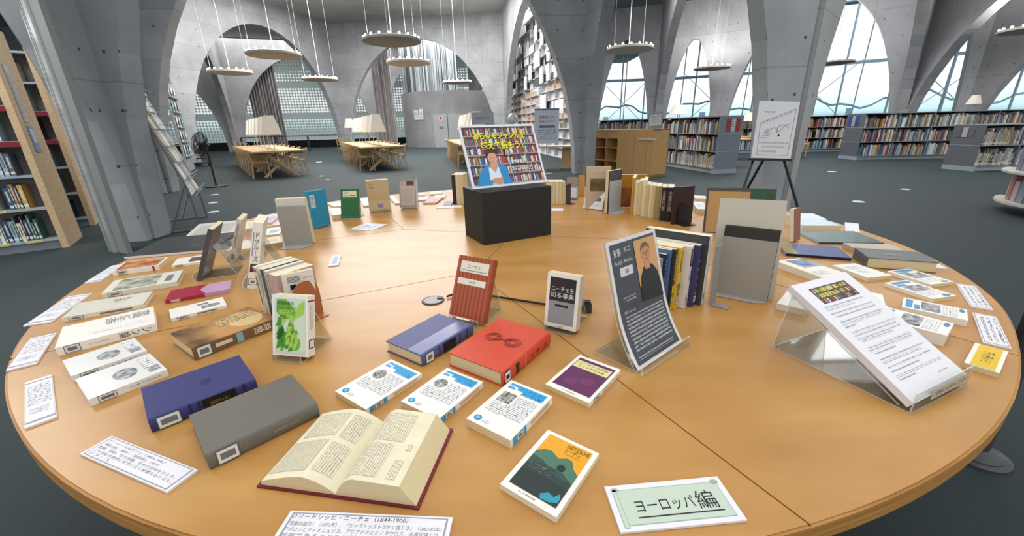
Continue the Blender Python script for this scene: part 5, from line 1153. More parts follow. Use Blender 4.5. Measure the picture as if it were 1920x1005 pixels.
# green plant cover book
GRN = [c('#6aa82e'), c('#3f8a2a'), c('#9cc84e'), c('#d6e2c4')]
D = [('r', .07, .04, .93, .95, c('#c9d6c2'), 1)]
rr = random.Random(9)
for k in range(26):
    x = rr.uniform(.09, .68); y = rr.uniform(.06, .6); a, b = rr.uniform(.14, .26), rr.uniform(.12, .3)
    D.append(('p', 0, 0, 0, 0, GRN[k % 3], 2 + k % 3, [(x, y), (x + a * .3, y + b * .7), (min(x + a * .8, .92), y + b), (min(x + a, .92), y + b * .5), (x + a * .6, y + b * .1)]))
D += [('p', 0, 0, 0, 0, GRN[0], 2, [(.12, .72), (.3, .6), (.5, .62), (.6, .8), (.4, .93), (.15, .93)]), ('p', 0, 0, 0, 0, GRN[2], 4, [(.6, .6), (.9, .7), (.92, .92), (.75, .85)]), ('t', .14, .84, .62, .9, DK, 6, '創造的進化'), ('t', .14, .77, .7, .82, DK, 6, 'アンリ・ベルクソン'), ('r', .2, .68, .6, .76, PM('#3c5c2c', .005, False, .5, '#9cc84e'), 5)]
b_, inf = stander('paperback_book', 'paperback with swirling green leaf cover held upright in a clear stand, left of centre', (513, 669), (579, 675), (578, 563), (511, 553), .026, WH2, D=D, spine='R', SD=[], tilts=(5, 25))
acrylic_stand(inf, 'clear stand holding the green leaf paperback', .026)
s = MB()
W_, h_, o_, xa_, ya_, za_, a_ = inf
b2 = MB(); tt_ = .026
for nm, f0, f1, m_ in (('sp', 0, 1, None),): pass
# make its spine side visible: white spine face turned to the right
sp = MB(); X_ = W_ / 2 + .0006
def spq(a0, b0, a1, b1, m_, off=0): sp.quad((X_ + off, b0 * h_, tt_ * (1 - a0)), (X_ + off, b0 * h_, tt_ * (1 - a1)), (X_ + off, b1 * h_, tt_ * (1 - a1)), (X_ + off, b1 * h_, tt_ * (1 - a0)), m_)
spq(.0, .9, 1, .925, c('#a3323c')); spq(.3, .45, .7, .85, PM('#333', .004, True)); spq(.1, .13, .9, .28, c('#222222')); spq(.2, .145, .8, .265, LBL, .0002); sp.build('spine_print', b_)
# red curtain cover
D = []
for k in range(9): D.append(('r', k / 9, 0, (k + .5) / 9, 1, c('#a8502f'), 0)); 
for k in range(9): D.append(('r', (k + .5) / 9, 0, (k + 1) / 9, 1, c('#8c3f26'), 0))
D += [('r', .1, .74, .88, .92, c('#ddd6c4'), 2), ('r', .08, .54, .86, .64, c('#ddd6c4'), 2), ('t', .3, .81, .65, .87, DK, 3, 'ニーチェ'), ('r', .14, .76, .84, .79, PM('#444', .004, False, .6, '#ddd6c4'), 3), ('t', .4, .57, .56, .61, DK, 3, '清水 著')]
b_, inf = stander('paperback_book', 'paperback with rust-red curtain cover leaning in a clear stand, centre of the table', (842, 594), (908, 611), (933, 493), (858, 481), .016, c('#a04a2c'), D=D, tilts=(10, 30)); acrylic_stand(inf, 'clear stand holding the rust-red curtain paperback', .016)
# black/grey dictionary
D = [('r', .1, .5, .9, .93, c('#2a2527'), 1), ('r', .1, .08, .9, .5, c('#8e8f93'), 1), ('t', .16, .68, .84, .77, WHT, 2, 'ニーチェを'), ('t', .14, .56, .86, .66, WHT, 2, '知る事典'), ('r', .3, .4, .7, .44, INK, 2), ('r', .4, .02, .6, .04, INKL, 1)]
b_, inf = stander('paperback_book', 'thick standing paperback with black and grey cover, right of the rust-red one', (1020, 612), (1079, 626), (1086, 524), (1030, 512), .03, WH2, D=D, tilts=(3, 20)); acrylic_stand(inf, 'clear stand holding the black and grey paperback', .03)
# curved portrait poster
def poster():
    A, B = at(1197, 697, TT + .004), at(1281, 641, TT + .004); xa = (B - A); W = xa.length; xa.normalize(); back = V((-xa.y, xa.x, 0)); print('POSTER W', W)
    r = thing('portrait_poster', 'curved laminated poster with a portrait photo and white text on dark grey', 'poster', frame(A, xa, back, V((0, 0, 1))))
    # profile: (s, back, height), starts leaning far back then rises steeply
    N_ = 24; L = .3; pr = [(0, 0, 0)]; ang0, ang1 = math.radians(50), math.radians(74); y = z = 0
    for k in range(N_):
        t = min(1, (k + .5) / N_ * 2.1); a = ang0 + (ang1 - ang0) * t; y += math.cos(a) * L / N_; z += math.sin(a) * L / N_; pr.append(((k + 1) / N_, y, z))
    def f(v):
        i = min(int(v * N_), N_ - 1); t = v * N_ - i; return pr[i][1] + (pr[i + 1][1] - pr[i][1]) * t, pr[i][2] + (pr[i + 1][2] - pr[i][2]) * t
    def nrm(v):
        y0, z0 = f(max(v - .02, 0)); y1, z1 = f(min(v + .02, 1)); d = math.hypot(y1 - y0, z1 - z0); return -(z1 - z0) / d, (y1 - y0) / d
    def P(u, v, off):
        y, z = f(v); a, b = nrm(v); return V((u * W, y + a * off, z + b * off))
    s = MB()
    def patch(u0, v0, u1, v1, m_, off, nn_=None):
        k = nn_ or max(2, int((v1 - v0) * 24)); 
        for i in range(k):
            a, b = v0 + (v1 - v0) * i / k, v0 + (v1 - v0) * (i + 1) / k
            s.add([P(u0, a, off), P(u1, a, off), P(u1, b, off), P(u0, b, off)], [(0, 1, 2, 3)], m_, [[(u0 * W, a * L), (u1 * W, a * L), (u1 * W, b * L), (u0 * W, b * L)]])
    def ptxt(t, u0, v0, u1, v1, m_, off):
        vs, fs, GW, GH = glyphs(t); s.add([P(u0 + a / GW * (u1 - u0), v0 + b / GH * (v1 - v0), off) for a, b in vs], fs, m_)
    def ppoly(pts, m_, off): s.add([P(a, b, off + .0008) for a, b in pts], [tuple(range(len(pts)))], m_)
    # holder sheet
    h = MB()
    for i in range(N_):
        a, b = i / N_, (i + 1) / N_
        h.add([P(-.03, a, -.002), P(1.03, a, -.002), P(1.03, b, -.002), P(-.03, b, -.002), P(-.03, a, -.0045), P(1.03, a, -.0045), P(1.03, b, -.0045), P(-.03, b, -.0045)], [(0, 1, 2, 3), (7, 6, 5, 4), (0, 3, 7, 4), (1, 5, 6, 2)], ACR)
    h.box(-.03 * W, .0, 0, W * 1.03, .12, .002, ACR); h.box(-.03 * W, -.014, -.002, W * 1.03, -.011, .02, ACR); h.build('clear_holder', r)
    patch(0, 0, 1, 1, c('#d4d5d8', .3, .5), 0, 24)
    DG = c('#3f444b', .35, .5); patch(.05, .03, .95, .97, DG, .0006, 24)
    FL = c('#c99a68'); ppoly([(.5, .58), (.93, .5), (.95, .68), (.95, .95), (.5, .95)], FL, .0010)
    ppoly([(.5, .46), (.95, .44), (.94, .56), (.9, .66), (.82, .72), (.72, .75), (.62, .72), (.53, .64)], c('#24272b'), .0013)
    SK = c('#c08a66'); ppoly([(.66, .7), (.76, .7), (.78, .78), (.64, .78)], SK, .0014)
    ppoly([(.71 + .095 * math.cos(a), .83 + .075 * math.sin(a)) for a in [2 * PI * k / 18 for k in range(18)]], SK, .0016)
    ppoly([(.71 + .1 * math.cos(a), .85 + .07 * math.sin(a)) for a in [PI * k / 10 for k in range(11)]] + [(.63, .87), (.72, .885), (.79, .87)], c('#6f574c'), .0018)
    for cx in (.675, .75):
        ppoly([(cx + .03 * math.cos(a), .835 + .014 * math.sin(a)) for a in [2 * PI * k / 12 for k in range(12)]], c('#6d4a3c'), .0020); ppoly([(cx + .024 * math.cos(a), .835 + .010 * math.sin(a)) for a in [2 * PI * k / 12 for k in range(12)]], c('#b58262'), .0021)
    ppoly([(.68, .785), (.74, .785), (.73, .779), (.69, .779)], c('#8a4a3f'), .0020); ppoly([(.705, .825), (.72, .825), (.725, .803), (.7, .803)], c('#a87454'), .0019)
    ptxt('安藤', .1, .87, .24, .93, WHT, .001); ptxt('礼二', .3, .89, .44, .93, WHT, .001); ptxt('Reiji Ando', .1, .8, .44, .84, c('#c9ccd0'), .001)
    patch(.17, .71, .42, .78, c('#c9cbd0'), .001); ppoly([(.27, .73), (.33, .73), (.33, .76), (.27, .76)], c('#8a8d94'), .0012)
    patch(.14, .5, .4, .56, print_mat('#3f444b', '#a9adb3', .008, False, .5), .001); patch(.12, .11, .9, .4, print_mat('#3f444b', '#a9adb3', .0088, False, .58), .001); ptxt('プロフィール', .11, .42, .34, .445, WHT, .001); patch(.1, .06, .85, .085, print_mat('#3f444b', '#a9adb3', .007, False, .6), .001)
    s.build('print_sheet', r)
poster()
# paper stack in clear holder
def stack():
    A = at(1446, 651, TT); F = at(1707, 777, TT); R_ = at(1812, 722, TT)
    xa = (R_ - F).normalized(); W = (R_ - F).length; back = V((-xa.y, xa.x, 0)); D_ = (A - F).dot(back); print('STACK W', W, 'D', D_, (A - F).dot(xa))
    W = max(.2, min(W, .225)); D_ = min(max(D_, .2), .3)
    r = thing('leaflet_holder', 'clear acrylic leaflet holder with a front lip, standing at the right', 'leaflet holder', frame(V((F.x, F.y, TT + .0005)), xa, back, V((0, 0, 1))))
    zt = None
    tl = None
    # height of the holder's upper edge above its rear foot, matched to the photo
    P = F + back * (D_ - .02); best = min((abs(pj(P + V((0, 0, h)))[1] - 556), h) for h in [i * .002 for i in range(20, 130)]); HT = best[1]; print('HT', HT)
    s = MB(); s.box(0, 0, 0, W, D_, .0025, ACR); s.build('base_sheet', r)
    s = MB(); s.box(0, 0, 0, W, .0025, .045, ACR); s.build('lip', r)
    s = MB()
    def slab(y0, z0, y1, z1, th, m_, x0=0, x1=W, off=0):
        L_ = math.hypot(y1 - y0, z1 - z0); ny, nz = -(z1 - z0) / L_, (y1 - y0) / L_
        vs = [(x, y + ny * k, z + nz * k) for k in (off, off + th) for (x, y, z) in ((x0, y0, z0), (x1, y0, z0), (x1, y1, z1), (x0, y1, z1))]
        return vs, [(3, 2, 1, 0), (4, 5, 6, 7), (0, 1, 5, 4), (1, 2, 6, 5), (2, 3, 7, 6), (3, 0, 4, 7)]
    v_, f_ = slab(.02, .006, D_ - .02, HT, .0025, ACR); s.add(v_, f_, ACR); s.build('sloping_sheet', r)
    s = MB(); v_, f_ = slab(D_, .002, D_ - .02, HT, .0025, ACR); s.add(v_, f_, ACR); s.build('rear_leg', r)
    s = MB(); s.rect(.06, .0, .2, .022, 0, c('#b8b09c')); s.text('ご自由にお持ちください', .065, .005, .195, .017, .0004, INKL); s.v = [V((p.x, -.0008 - p.z, p.y + .012)) for p in s.v]; s.build('lip_label', r)
    # the stack of sheets, a little longer than the slope, leaning on it
    k = thing('paper_stack', 'thick stack of white printed sheets leaning in the clear holder', 'paper stack', frame(V((F.x, F.y, TT + .0005)), xa, back, V((0, 0, 1))))
    y0, z0, y1, z1 = .01, .006, D_ - .02, HT; L_ = math.hypot(y1 - y0, z1 - z0); dy, dz = (y1 - y0) / L_, (z1 - z0) / L_; ny, nz = -dz, dy
    SL = .297; TH = .018; N_ = 14
    def Q(u, v, off):
        sag = -.016 * math.sin(v * PI) * 0 + (.012 * max(0, v - .7) ** 1.2 * -4 * .3)
        return V((.004 + u * .21 if W > .214 else u * (W - .004) + .002, y0 + dy * v * SL + ny * (off + sag), z0 + dz * v * SL + nz * (off + sag)))
    s = MB()
    for i in range(N_):
        a, b = i / N_, (i + 1) / N_; v_ = [Q(u, v, o) for o in (.003, TH) for u, v in ((0, a), (1, a), (1, b), (0, b))]
        s.add(v_, [(4, 5, 6, 7), (3, 2, 1, 0), (0, 4, 7, 3), (1, 2, 6, 5)] + ([(0, 1, 5, 4)] if i == 0 else []) + ([(3, 7, 6, 2)] if i == N_ - 1 else []), PAPER)
    s.build('sheets', k)
    s = MB()
    def pa(u0, v0, u1, v1, m_, off=TH + .0004, n=4):
        for i in range(n):
            a, b = v0 + (v1 - v0) * i / n, v0 + (v1 - v0) * (i + 1) / n; s.add([Q(u0, a, off), Q(u1, a, off), Q(u1, b, off), Q(u0, b, off)], [(0, 1, 2, 3)], m_, [[(u0 * .21, a * SL), (u1 * .21, a * SL), (u1 * .21, b * SL), (u0 * .21, b * SL)]])
    rr = random.Random(2)
    pa(.18, .78, .82, .93, c('#4b3a33'))
    for row in range(3):
        x = .19
        while x < .8:
            w_ = rr.uniform(.01, .025); pa(x, .785 + row * .048, min(x + w_ * .9, .81), .822 + row * .048, c(rr.choice(['#a04040', '#c9c0b0', '#3b5a83', '#b8a24a', '#6f7f6c', '#8c3a34', '#d0cfc8', '#39393f'])), TH + .0007, 1); x += w_
    YG = c('#c4d020')
    def tx(t, u0, v0, u1, v1, m_, off=TH + .001):
        vs, fs, GW, GH = glyphs(t, False, .02); s.add([Q(u0 + a / GW * (u1 - u0), v0 + b / GH * (v1 - v0), off) for a, b in vs], fs, m_)
    tx('あらゆるジャンルを', .24, .88, .78, .915, YG); tx('超えて読もう！', .26, .83, .66, .868, YG)
    PMT = print_mat('#dcdce2', '#6a6a74', .0045, False, .55)
    for v, n_, u1 in ((.745, 1, .8), (.72, 1, .6), (.68, 1, .86), (.655, 1, .84), (.61, 1, .88), (.585, 1, .82), (.56, 1, .3), (.51, 1, .9), (.485, 1, .86), (.46, 1, .88), (.435, 1, .7), (.385, 1, .9), (.36, 1, .88), (.335, 1, .5), (.29, 1, .9), (.265, 1, .8), (.225, 1, .88), (.2, 1, .6), (.16, 1, .9), (.14, 1, .4)):
        pa(.12 + .02 * ((v * 100) % 2), v, u1, v + .014, PMT, TH + .0004, 1)
    pa(.68, .09, .86, .1, PMT, TH + .0004, 1); s.build('top_print', k)
stack()

# black box with the book poster on it
BLm = at(868, 441, TT); A_ = at(908, 460.5, TT); B_ = at(1033, 440, TT)
xa = (B_ - A_).normalized(); W = (B_ - A_).length; back = V((-xa.y, xa.x, 0)); Dp = (BLm - A_).length; Hb = min((abs(pj(A_ + V((0, 0, h)))[1] - 362), h) for h in [i * .002 for i in range(50, 200)])[1]
print('BOX', W, Dp, Hb, (BLm - A_).dot(back), (BLm - A_).dot(xa))
BXK = mat('black_card', '#232424', .55, .3)
t = thing('black_box', 'black rectangular plinth box in the middle of the table, carrying the colourful poster', 'box', frame(V((A_.x, A_.y, TT + .0005)), xa, back, V((0, 0, 1))))
Dp = max(.14, min(abs((BLm - A_).dot(back)), .3))
s = MB(); s.box(0, 0, 0, W, Dp, Hb - .002, BXK); s.build('body', t)
s = MB(); s.box(-.001, -.001, Hb - .002, W + .001, Dp + .001, Hb, BXK); s.build('lid', t)
# poster on the box
W_, h_, o_, xa_, ya_, za_, a_, e_ = standfit((887, 355), (1026, 341), (999, 232), (857, 235), z0=TT + Hb + .001, tilts=(5, 40)); print('BOXPOSTER', W_, h_, a_, e_)
t = thing('reading_poster', 'white-framed poster of a reader in a blue cardigan before bookshelves, on the black box', 'poster', frame(o_ - xa_ * W_ / 2, xa_, ya_, za_))
s = MB(); s.box(0, 0, -.008, W_, h_, 0, c('#d5d8de', .3, .4)); s.build('frame_board', t)
s = MB(); mg_ = .012; iw, ih = W_ - 2 * mg_, h_ - 2 * mg_
def pr_(a, b, cc1, dd1, m_, z): s.rect(mg_ + a * iw, mg_ + b * ih, mg_ + cc1 * iw, mg_ + dd1 * ih, z, m_)
pr_(0, 0, 1, 1, c('#3d3038'), .0004); rr = random.Random(4)
cols = ['#7a2f38', '#b04a50', '#2f5f96', '#d2c8b8', '#5fa0b8', '#8f5a3a', '#35436c', '#c9bfa8', '#496a4a', '#8c3a52', '#d5dde0', '#b0884a', '#2d3a48']
for row in range(6):
    x = .005
    while x < .985:
        w1 = rr.uniform(.008, .022); h1 = rr.uniform(.09, .125); pr_(x, row / 6 + .025, min(x + w1, .995), row / 6 + .025 + h1, c(rr.choice(cols)), .0007); x += w1 * 1.04
    pr_(0, row / 6, 1, row / 6 + .022, c('#a88a86'), .0009)
for x in (.14, .55, .8): pr_(x, .0, x + .01, 1, c('#a9a6b0'), .001)
def pp(pts, m_, z): s.poly([(mg_ + a * iw, mg_ + b * ih, z) for a, b in pts], m_)
CAR = c('#2383bd')
pp([(.04, .0), (.1, .2), (.2, .32), (.28, .36), (.4, .36), (.48, .3), (.5, .1), (.52, 0)], CAR, .0012)
pp([(.22, .0), (.24, .3), (.38, .3), (.4, .0)], c('#c9dbe2'), .0014); pp([(.26, .3), (.3, .42), (.36, .42), (.37, .3), (.32, .2)], c('#c4927c'), .0016)
pp([(.32 + .065 * math.cos(a), .46 + .1 * math.sin(a)) for a in [2 * PI * k / 20 for k in range(20)]], c('#c9967e'), .0018)
pp([(.32 + .085 * math.cos(a), .53 + .1 * math.sin(a)) for a in [PI * k / 10 - .2 for k in range(12)]] + [(.25, .47), (.29, .54), (.37, .54)], c('#3d2824'), .002); pp([(.28, .6), (.3, .68), (.38, .66), (.4, .6)], c('#3d2824'), .002)
pp([(.29, .455), (.31, .46), (.31, .452)], c('#3a2420'), .0022); pp([(.335, .46), (.355, .455), (.335, .452)], c('#3a2420'), .0022); pp([(.3, .4), (.345, .4), (.32, .39)], c('#9c5048'), .0022)
pp([(.3, .36), (.36, .4), (.38, .33), (.34, .28)], c('#c9967e'), .0022); pp([(.2, .03), (.26, .1), (.4, .12), (.44, .04), (.36, 0)], c('#c08a74'), .002); pp([(.06, .0), (.1, .16), (.26, .06), (.24, 0)], CAR, .0024); pp([(.4, 0), (.4, .1), (.46, .2), (.5, .05), (.5, 0)], CAR, .0024)
YL = mat('poster_yellow', '#e0dc20', .5, .3)
for t_, a, b, cc1, dd1, m_ in (('あらゆるジャンルを', .13, .775, .86, .9, YL), ('超えて読もう！', .2, .6, .8, .74, YL), ('安西部長の', .57, .33, .78, .4, WHT), ('オススメはこれだ！', .56, .21, .86, .29, WHT)):
    for dx, dy, z_, mm in ((.004, -.005, .003, c('#4a4a10') if m_ is YL else INK), (0, 0, .0036, m_)):
        vs, fs, GW, GH = glyphs(t_, False, .03); s.add([(mg_ + (a + dx + q[0] / GW * (cc1 - a)) * iw, mg_ + (b + dy + q[1] / GH * (dd1 - b)) * ih, z_) for q in vs], fs, mm)
s.build('poster_print', t)
s = MB(); s.bar((W_ / 2, h_ * .6, -.008), (W_ / 2, .01, -.09), .05, .003, BXK, (1, 0, 0)); s.build('rear_strut', t)

# dark and white standing books at left (seen on their spines) in clear stands
def edge_book(label, base_l, base_r, top_l, depth_px, w, t, cover, spm, SD=(), lean=None, **k):
    """spine faces the camera: base_l/base_r are the spine's foot corners, depth_px a point the cover runs towards"""
    z0 = TT + .004; A, B = at(*base_l, z0), at(*base_r, z0); t_ = t
    dv = (at(*depth_px, z0) - (A + B) / 2); dv.z = 0; dv.normalize(); side = V((dv.y, -dv.x, 0))
    if side.dot(B - A) < 0: side = -side
    best = None
    for ti in range(-30, 40):
        a = math.radians(ti); ya = V((0, 0, 1)) * math.cos(a) + side * math.sin(a)
        for h in [.12 + .005 * k_ for k_ in range(50)]:
            u = pj(A + ya * h); e_ = (u[0] - top_l[0]) ** 2 + (u[1] - top_l[1]) ** 2
            if best is None or e_ < best[0]: best = (e_, h, a, ya)
    e_, h, a, ya = best; print('EDGE h %.3f lean %.1f err %.1f %s' % (h, math.degrees(a), e_, label[:40]))
    # local frame: z = thickness direction towards the right side, x from spine (right edge, +w/2) to fore edge
    xa = -dv; za = xa.cross(ya)
    O = A - xa * w / 2
    if za.dot(side) < 0: za = -za; xa = ya.cross(za); O = A + dv * w / 2; sp = 'L'
    else: sp = 'R'
    return book('standing_book', label, frame(O + V((0, 0, abs(math.sin(a)) * 0)), xa, ya, za), w, h, t_, cover, spine=sp, spinem=spm, SD=SD, **k), (A, B, dv, side, h, a, w)
def side_stand(inf, label, tint=ACR):
    A, B, dv, side, h, a, w = inf; O = V((A.x, A.y, TT + .0005)) + dv * w * .1
    r = thing('acrylic_stand', label, 'book stand', frame(O, dv, side if dv.cross(side).z > 0 else -side, V((0, 0, 1)))); sg = 1 if dv.cross(side).z > 0 else -1
    t_ = (B - A).dot(side); y1 = sg * (t_ + .11)
    s = MB(); s.box(0, min(-sg * .012, y1), 0, w * .8, max(-sg * .012, y1), .0025, tint); s.build('foot', r)
    s = MB(); tp = sg * (t_ + .004 + math.tan(a) * h * .6); n_ = .0013
    vs = [(x, y1 + e1, .003) for e1 in (-n_, n_) for x in (0, w * .8)] + [(x, tp + e1, h * .6) for e1 in (-n_, n_) for x in (0, w * .8)]
    s.add(vs, [(0, 1, 5, 4), (2, 6, 7, 3), (0, 4, 6, 2), (1, 3, 7, 5), (4, 5, 7, 6)], tint); s.build('back_support', r)
    s = MB(); s.box(0, min(-sg * .012, -sg * .015), 0, w * .8, max(-sg * .012, -sg * .015), .02, tint); s.build('lip', r)
b_, inf = edge_book('dark brown-spined book standing nearly edge-on in a clear stand, leftmost of the stands', (368, 526), (378, 527), (390, 428), (398, 500), .15, .016, c('#4a4444'), c('#4b4646', .5)); side_stand(inf, 'clear stand under the dark brown-spined book at left')
b_, inf = edge_book('white-spined book standing edge-on in a clear stand, second of the stands at left', (430, 492), (441, 493), (444, 411), (452, 470), .14, .018, c('#c9bdb5'), c('#c9c0b8'), SD=[('r', .25, .35, .75, .9, PM('#444', .006, True, .6, '#c9c0b8'), 1), ('r', .2, .08, .8, .2, INKL, 1)]); side_stand(inf, 'clear stand under the second edge-on book at left')
b_, inf = edge_book('tall white-spined book with black brush characters and small dark photo', (463, 541), (480, 540), (475, 415), (486, 508), .15, .03, WH2, WH2, SD=[('t', .3, .42, .8, .86, DK, 1, 'ドゥルーズ'), ('r', .12, .26, .85, .38, c('#38373a'), 1), ('r', .15, .5, .25, .85, c('#8a8fae'), 1)] + sticker(.06, .16, '#333'), pages=PAGEW); side_stand(inf, 'clear stand under the tall white-spined book')
# grey bookend in front of a white-cream book
def bookend(label, bl, br, tr, tl, m_, foot=.09, tilts=(-4, 12), z0=TT + .001, name='bookend', back_off=0.0, hole=False):
    W, h, o, xa, ya, za, a, e_ = standfit(bl, br, tr, tl, z0=z0, tilts=tilts); print('BOOKEND', W, h, a, e_)
    r = thing(name, label, 'bookend', frame(o, xa, ya, za))
    s = MB(); s.box(-W / 2, 0, -.0015, W / 2, h, .0015, m_); s.build('plate', r)
    f = V((za.x, za.y, 0)).normalized(); s = MB(); A, B = o - xa * W / 2, o + xa * W / 2
    P = [A, B, B + f * foot * .35, B + f * foot - xa * W * .2, A + f * foot + xa * W * .05, A + f * foot * .35]
    mi_ = r.matrix_world.inverted() if False else frame(o, xa, ya, za).inverted()
    s.add([mi_ @ (p + V((0, 0, dz))) for dz in (0, .0015) for p in P], [(5, 4, 3, 2, 1, 0), (6, 7, 8, 9, 10, 11)] + [(i, (i + 1) % 6, 6 + (i + 1) % 6, 6 + i) for i in range(6)], m_); s.build('foot', r)
    return W, h, o, xa, ya, za, a
GB = mat('bookend_grey', '#9a9b97', .35, .5)
bookend('tall grey metal bookend plate standing in front of the cream book, at left rear', (534, 461), (587, 458), (573, 385), (516, 388), GB, .07)
W_, h_, o_, xa_, ya_, za_, a_, e_ = standfit((534, 459), (587, 456), (571, 372), (513, 375), tilts=(-6, 12))
book('standing_book', 'white-topped cream-paged book held by the tall grey bookend at left rear', frame(o_ - za_ * .038, xa_, ya_, za_), W_, h_, .034, c('#cfcdc2'), pages=CREAM, spine='L', D=[('r', .5, .93, .9, .96, PM('#888', .004), 1)])
# teal, green, beige, cased books
b_, inf = stander('standing_book', 'teal blue hardcover standing behind the grey bookend', (590, 429), (621, 421), (620.6, 352), (580, 359), .03, c('#1d86ab', .35, .5), pages=PAGEW, tilts=(0, 18), D=[('r', .03, .55, .3, .9, c('#b9c3c6'), 1), ('t', .06, .76, .22, .86, INKL, 2, '言葉'), ('t', .06, .64, .22, .74, INKL, 2, '詩学')], hard=True, curved=False, spine='L'); acrylic_stand(inf, 'clear stand in front of the teal book', .03, .5)
b_, inf = stander('standing_book', 'dark green hardcover with cream label standing on a clear stand at the rear left', (640, 411), (675, 410), (679, 354), (645, 358), .022, c('#1f5c34', .4), pages=PAGEW, tilts=(0, 20), D=[('r', .12, .72, .85, .93, c('#c9c9a2'), 1), ('t', .18, .83, .42, .91, INKL, 2, '原典'), ('t', .18, .74, .42, .81, c('#8a5a40'), 2, '詩集'), ('r', .5, .76, .8, .8, INKL, 2)], hard=True, curved=False, spine='L'); acrylic_stand(inf, 'clear stand holding the dark green book', .022, .5)
b_, inf = stander('standing_book', 'beige slip-covered book standing upright at the rear left', (694, 398), (734, 394), (734, 334), (693, 339), .035, c('#bda983', .55), pages=PAGEW, tilts=(-2, 10), D=[('r', .0, .0, 1, .35, c('#c7b791'), 1), ('t', .1, .84, .3, .9, INKL, 2, '批評'), ('t', .1, .74, .3, .8, INKL, 2, '思想'), ('r', .4, .12, .65, .24, c('#8f86a0'), 2)], spine='L'); acrylic_stand(inf, 'clear stand under the beige slip-covered book', .035, .3)
b_, inf = stander('standing_book', 'grey-bordered book with small dark picture standing left of the black box', (750, 391), (781, 391), (781, 335), (750, 339), .04, c('#8f8b8a', .4), pages=c('#c9ccd0'), tilts=(-2, 10), D=[('r', .08, .08, .95, .93, c('#b5aca2'), 1), ('r', .45, .76, .9, .93, c('#5a3c38'), 2), ('t', .1, .85, .35, .91, INKL, 2, '文学'), ('t', .1, .76, .35, .82, INKL, 2, '空間'), ('r', .12, .15, .85, .68, PM('#8f8378', .008, True, .5, '#b5aca2'), 2)], spine='L'); acrylic_stand(inf, 'tall clear stand holding the grey-bordered book', .04, 1.12, .05)

# rows of spines
def spine_row(specs, z0=TT + .001, depth=.13, dirv=None, group=None, name='standing_book'):
    """specs: (base_l px, base_r px, top y px at base_l, cover, label, SD, depth) each spine faces the camera"""
    for bl, br, ty, cov, lb, SD, dp in specs:
        A, B = at(*bl, z0), at(*br, z0); th = (B - A).length; dv = dirv.normalized(); side = V((dv.y, -dv.x, 0))
        if side.dot(B - A) < 0: side = -side
        th = max((B - A).dot(side), .004)
        h = min((abs(pj(A + V((0, 0, h_)))[1] - ty), h_) for h_ in [i * .003 for i in range(20, 140)])[1]
        xa = -dv; ya = V((0, 0, 1)); za = xa.cross(ya); O = A + dv * dp / 2; sp = 'R'
        if za.dot(side) < 0: za = -za; xa = ya.cross(za); sp = 'L'
        print('SPINE th %.3f h %.3f %s' % (th, h, lb[:30]))
        book(name, lb, frame(O, xa, ya, za), dp, h, th * .96, cov, spine=sp, SD=SD, group=group, pages=PAGEW)
dA = at(1262, 527, TT) - at(1326, 572, TT); 
dirA = V((-.75, .66, 0))
mk = lambda t_, m_=DK, a=.4, b=.92: [('t', .2, a, .8, b, m_, 2, t_)]
spine_row([((1231, 586), (1238, 585), 486, c('#7f8f92'), 'slim grey-green book, leftmost of the row behind the portrait poster', [], .13),
           ((1238, 585), (1246, 584), 478, c('#1c2a3f'), 'dark navy book with white characters in the row behind the portrait poster', mk('たたかい', WHT), .13),
           ((1246, 584), (1255, 583.5), 470, c('#4f6a98'), 'mid-blue book in the row behind the portrait poster', mk('神道', c('#33466e')), .13),
           ((1255, 583), (1264, 581.5), 468, c('#35332f'), 'black and yellow spined book left of the bright yellow one', [('r', 0, 0, 1, .42, c('#d3b63a'), 1), ('t', .25, .5, .75, .92, WHT, 2, '迷宮'), ('r', 0, .22, 1, .3, c('#5f8a3a'), 2)] + sticker(.08, .2, '#333'), .13),
           ((1264, 581.5), (1282, 579), 466, c('#d9b033'), 'bright yellow spined book in the middle of the row', [('t', .25, .6, .8, .95, DK, 1, '光の曼陀羅'), ('r', 0, .3, 1, .42, c('#5f7a3c'), 1), ('r', .2, .22, .8, .28, c('#a83c28'), 1)] + sticker(.08, .2, '#333'), .14),
           ((1282, 579), (1296, 576), 463, c('#d6d3cf'), 'white spined book with black title box, right of the yellow one', [('r', .2, .68, .8, .96, DK, 1), ('t', .3, .72, .7, .94, c('#a8926c'), 2, '霊獣'), ('t', .35, .45, .65, .62, INKL, 2, '安藤')] + sticker(.06, .2, '#555'), .15),
           ((1297, 576), (1312, 573), 461, c('#3a3a66'), 'violet-blue starry spined book, second from the white one', [('e' if 0 else 'r', .35, .2 + .13 * k, .65, .24 + .13 * k, c('#8a8ab4'), 1) for k in range(5)] + sticker(.07, .18, '#77799a'), .15),
           ((1313, 573), (1329, 569.5), 444, c('#3d3f42'), 'tall white spined book with dark grey cover, rightmost of the row', [('r', 0, 0, 1, 1, c('#dddad4'), 0), ('t', .25, .7, .65, .95, INKL, 1, '死者たちへ')] + sticker(.06, .18, '#333'), .19)],
          dirv=dirA, group='row of books behind the portrait poster')
# its dark cover face
A, B = at(1313, 573, TT), at(1329, 569.5, TT)
bookend('grey bookend closing the right end of the spine row', (1331, 572), (1340, 566), (1353, 459), (1345, 462), STEEL, .05, tilts=(-4, 8))
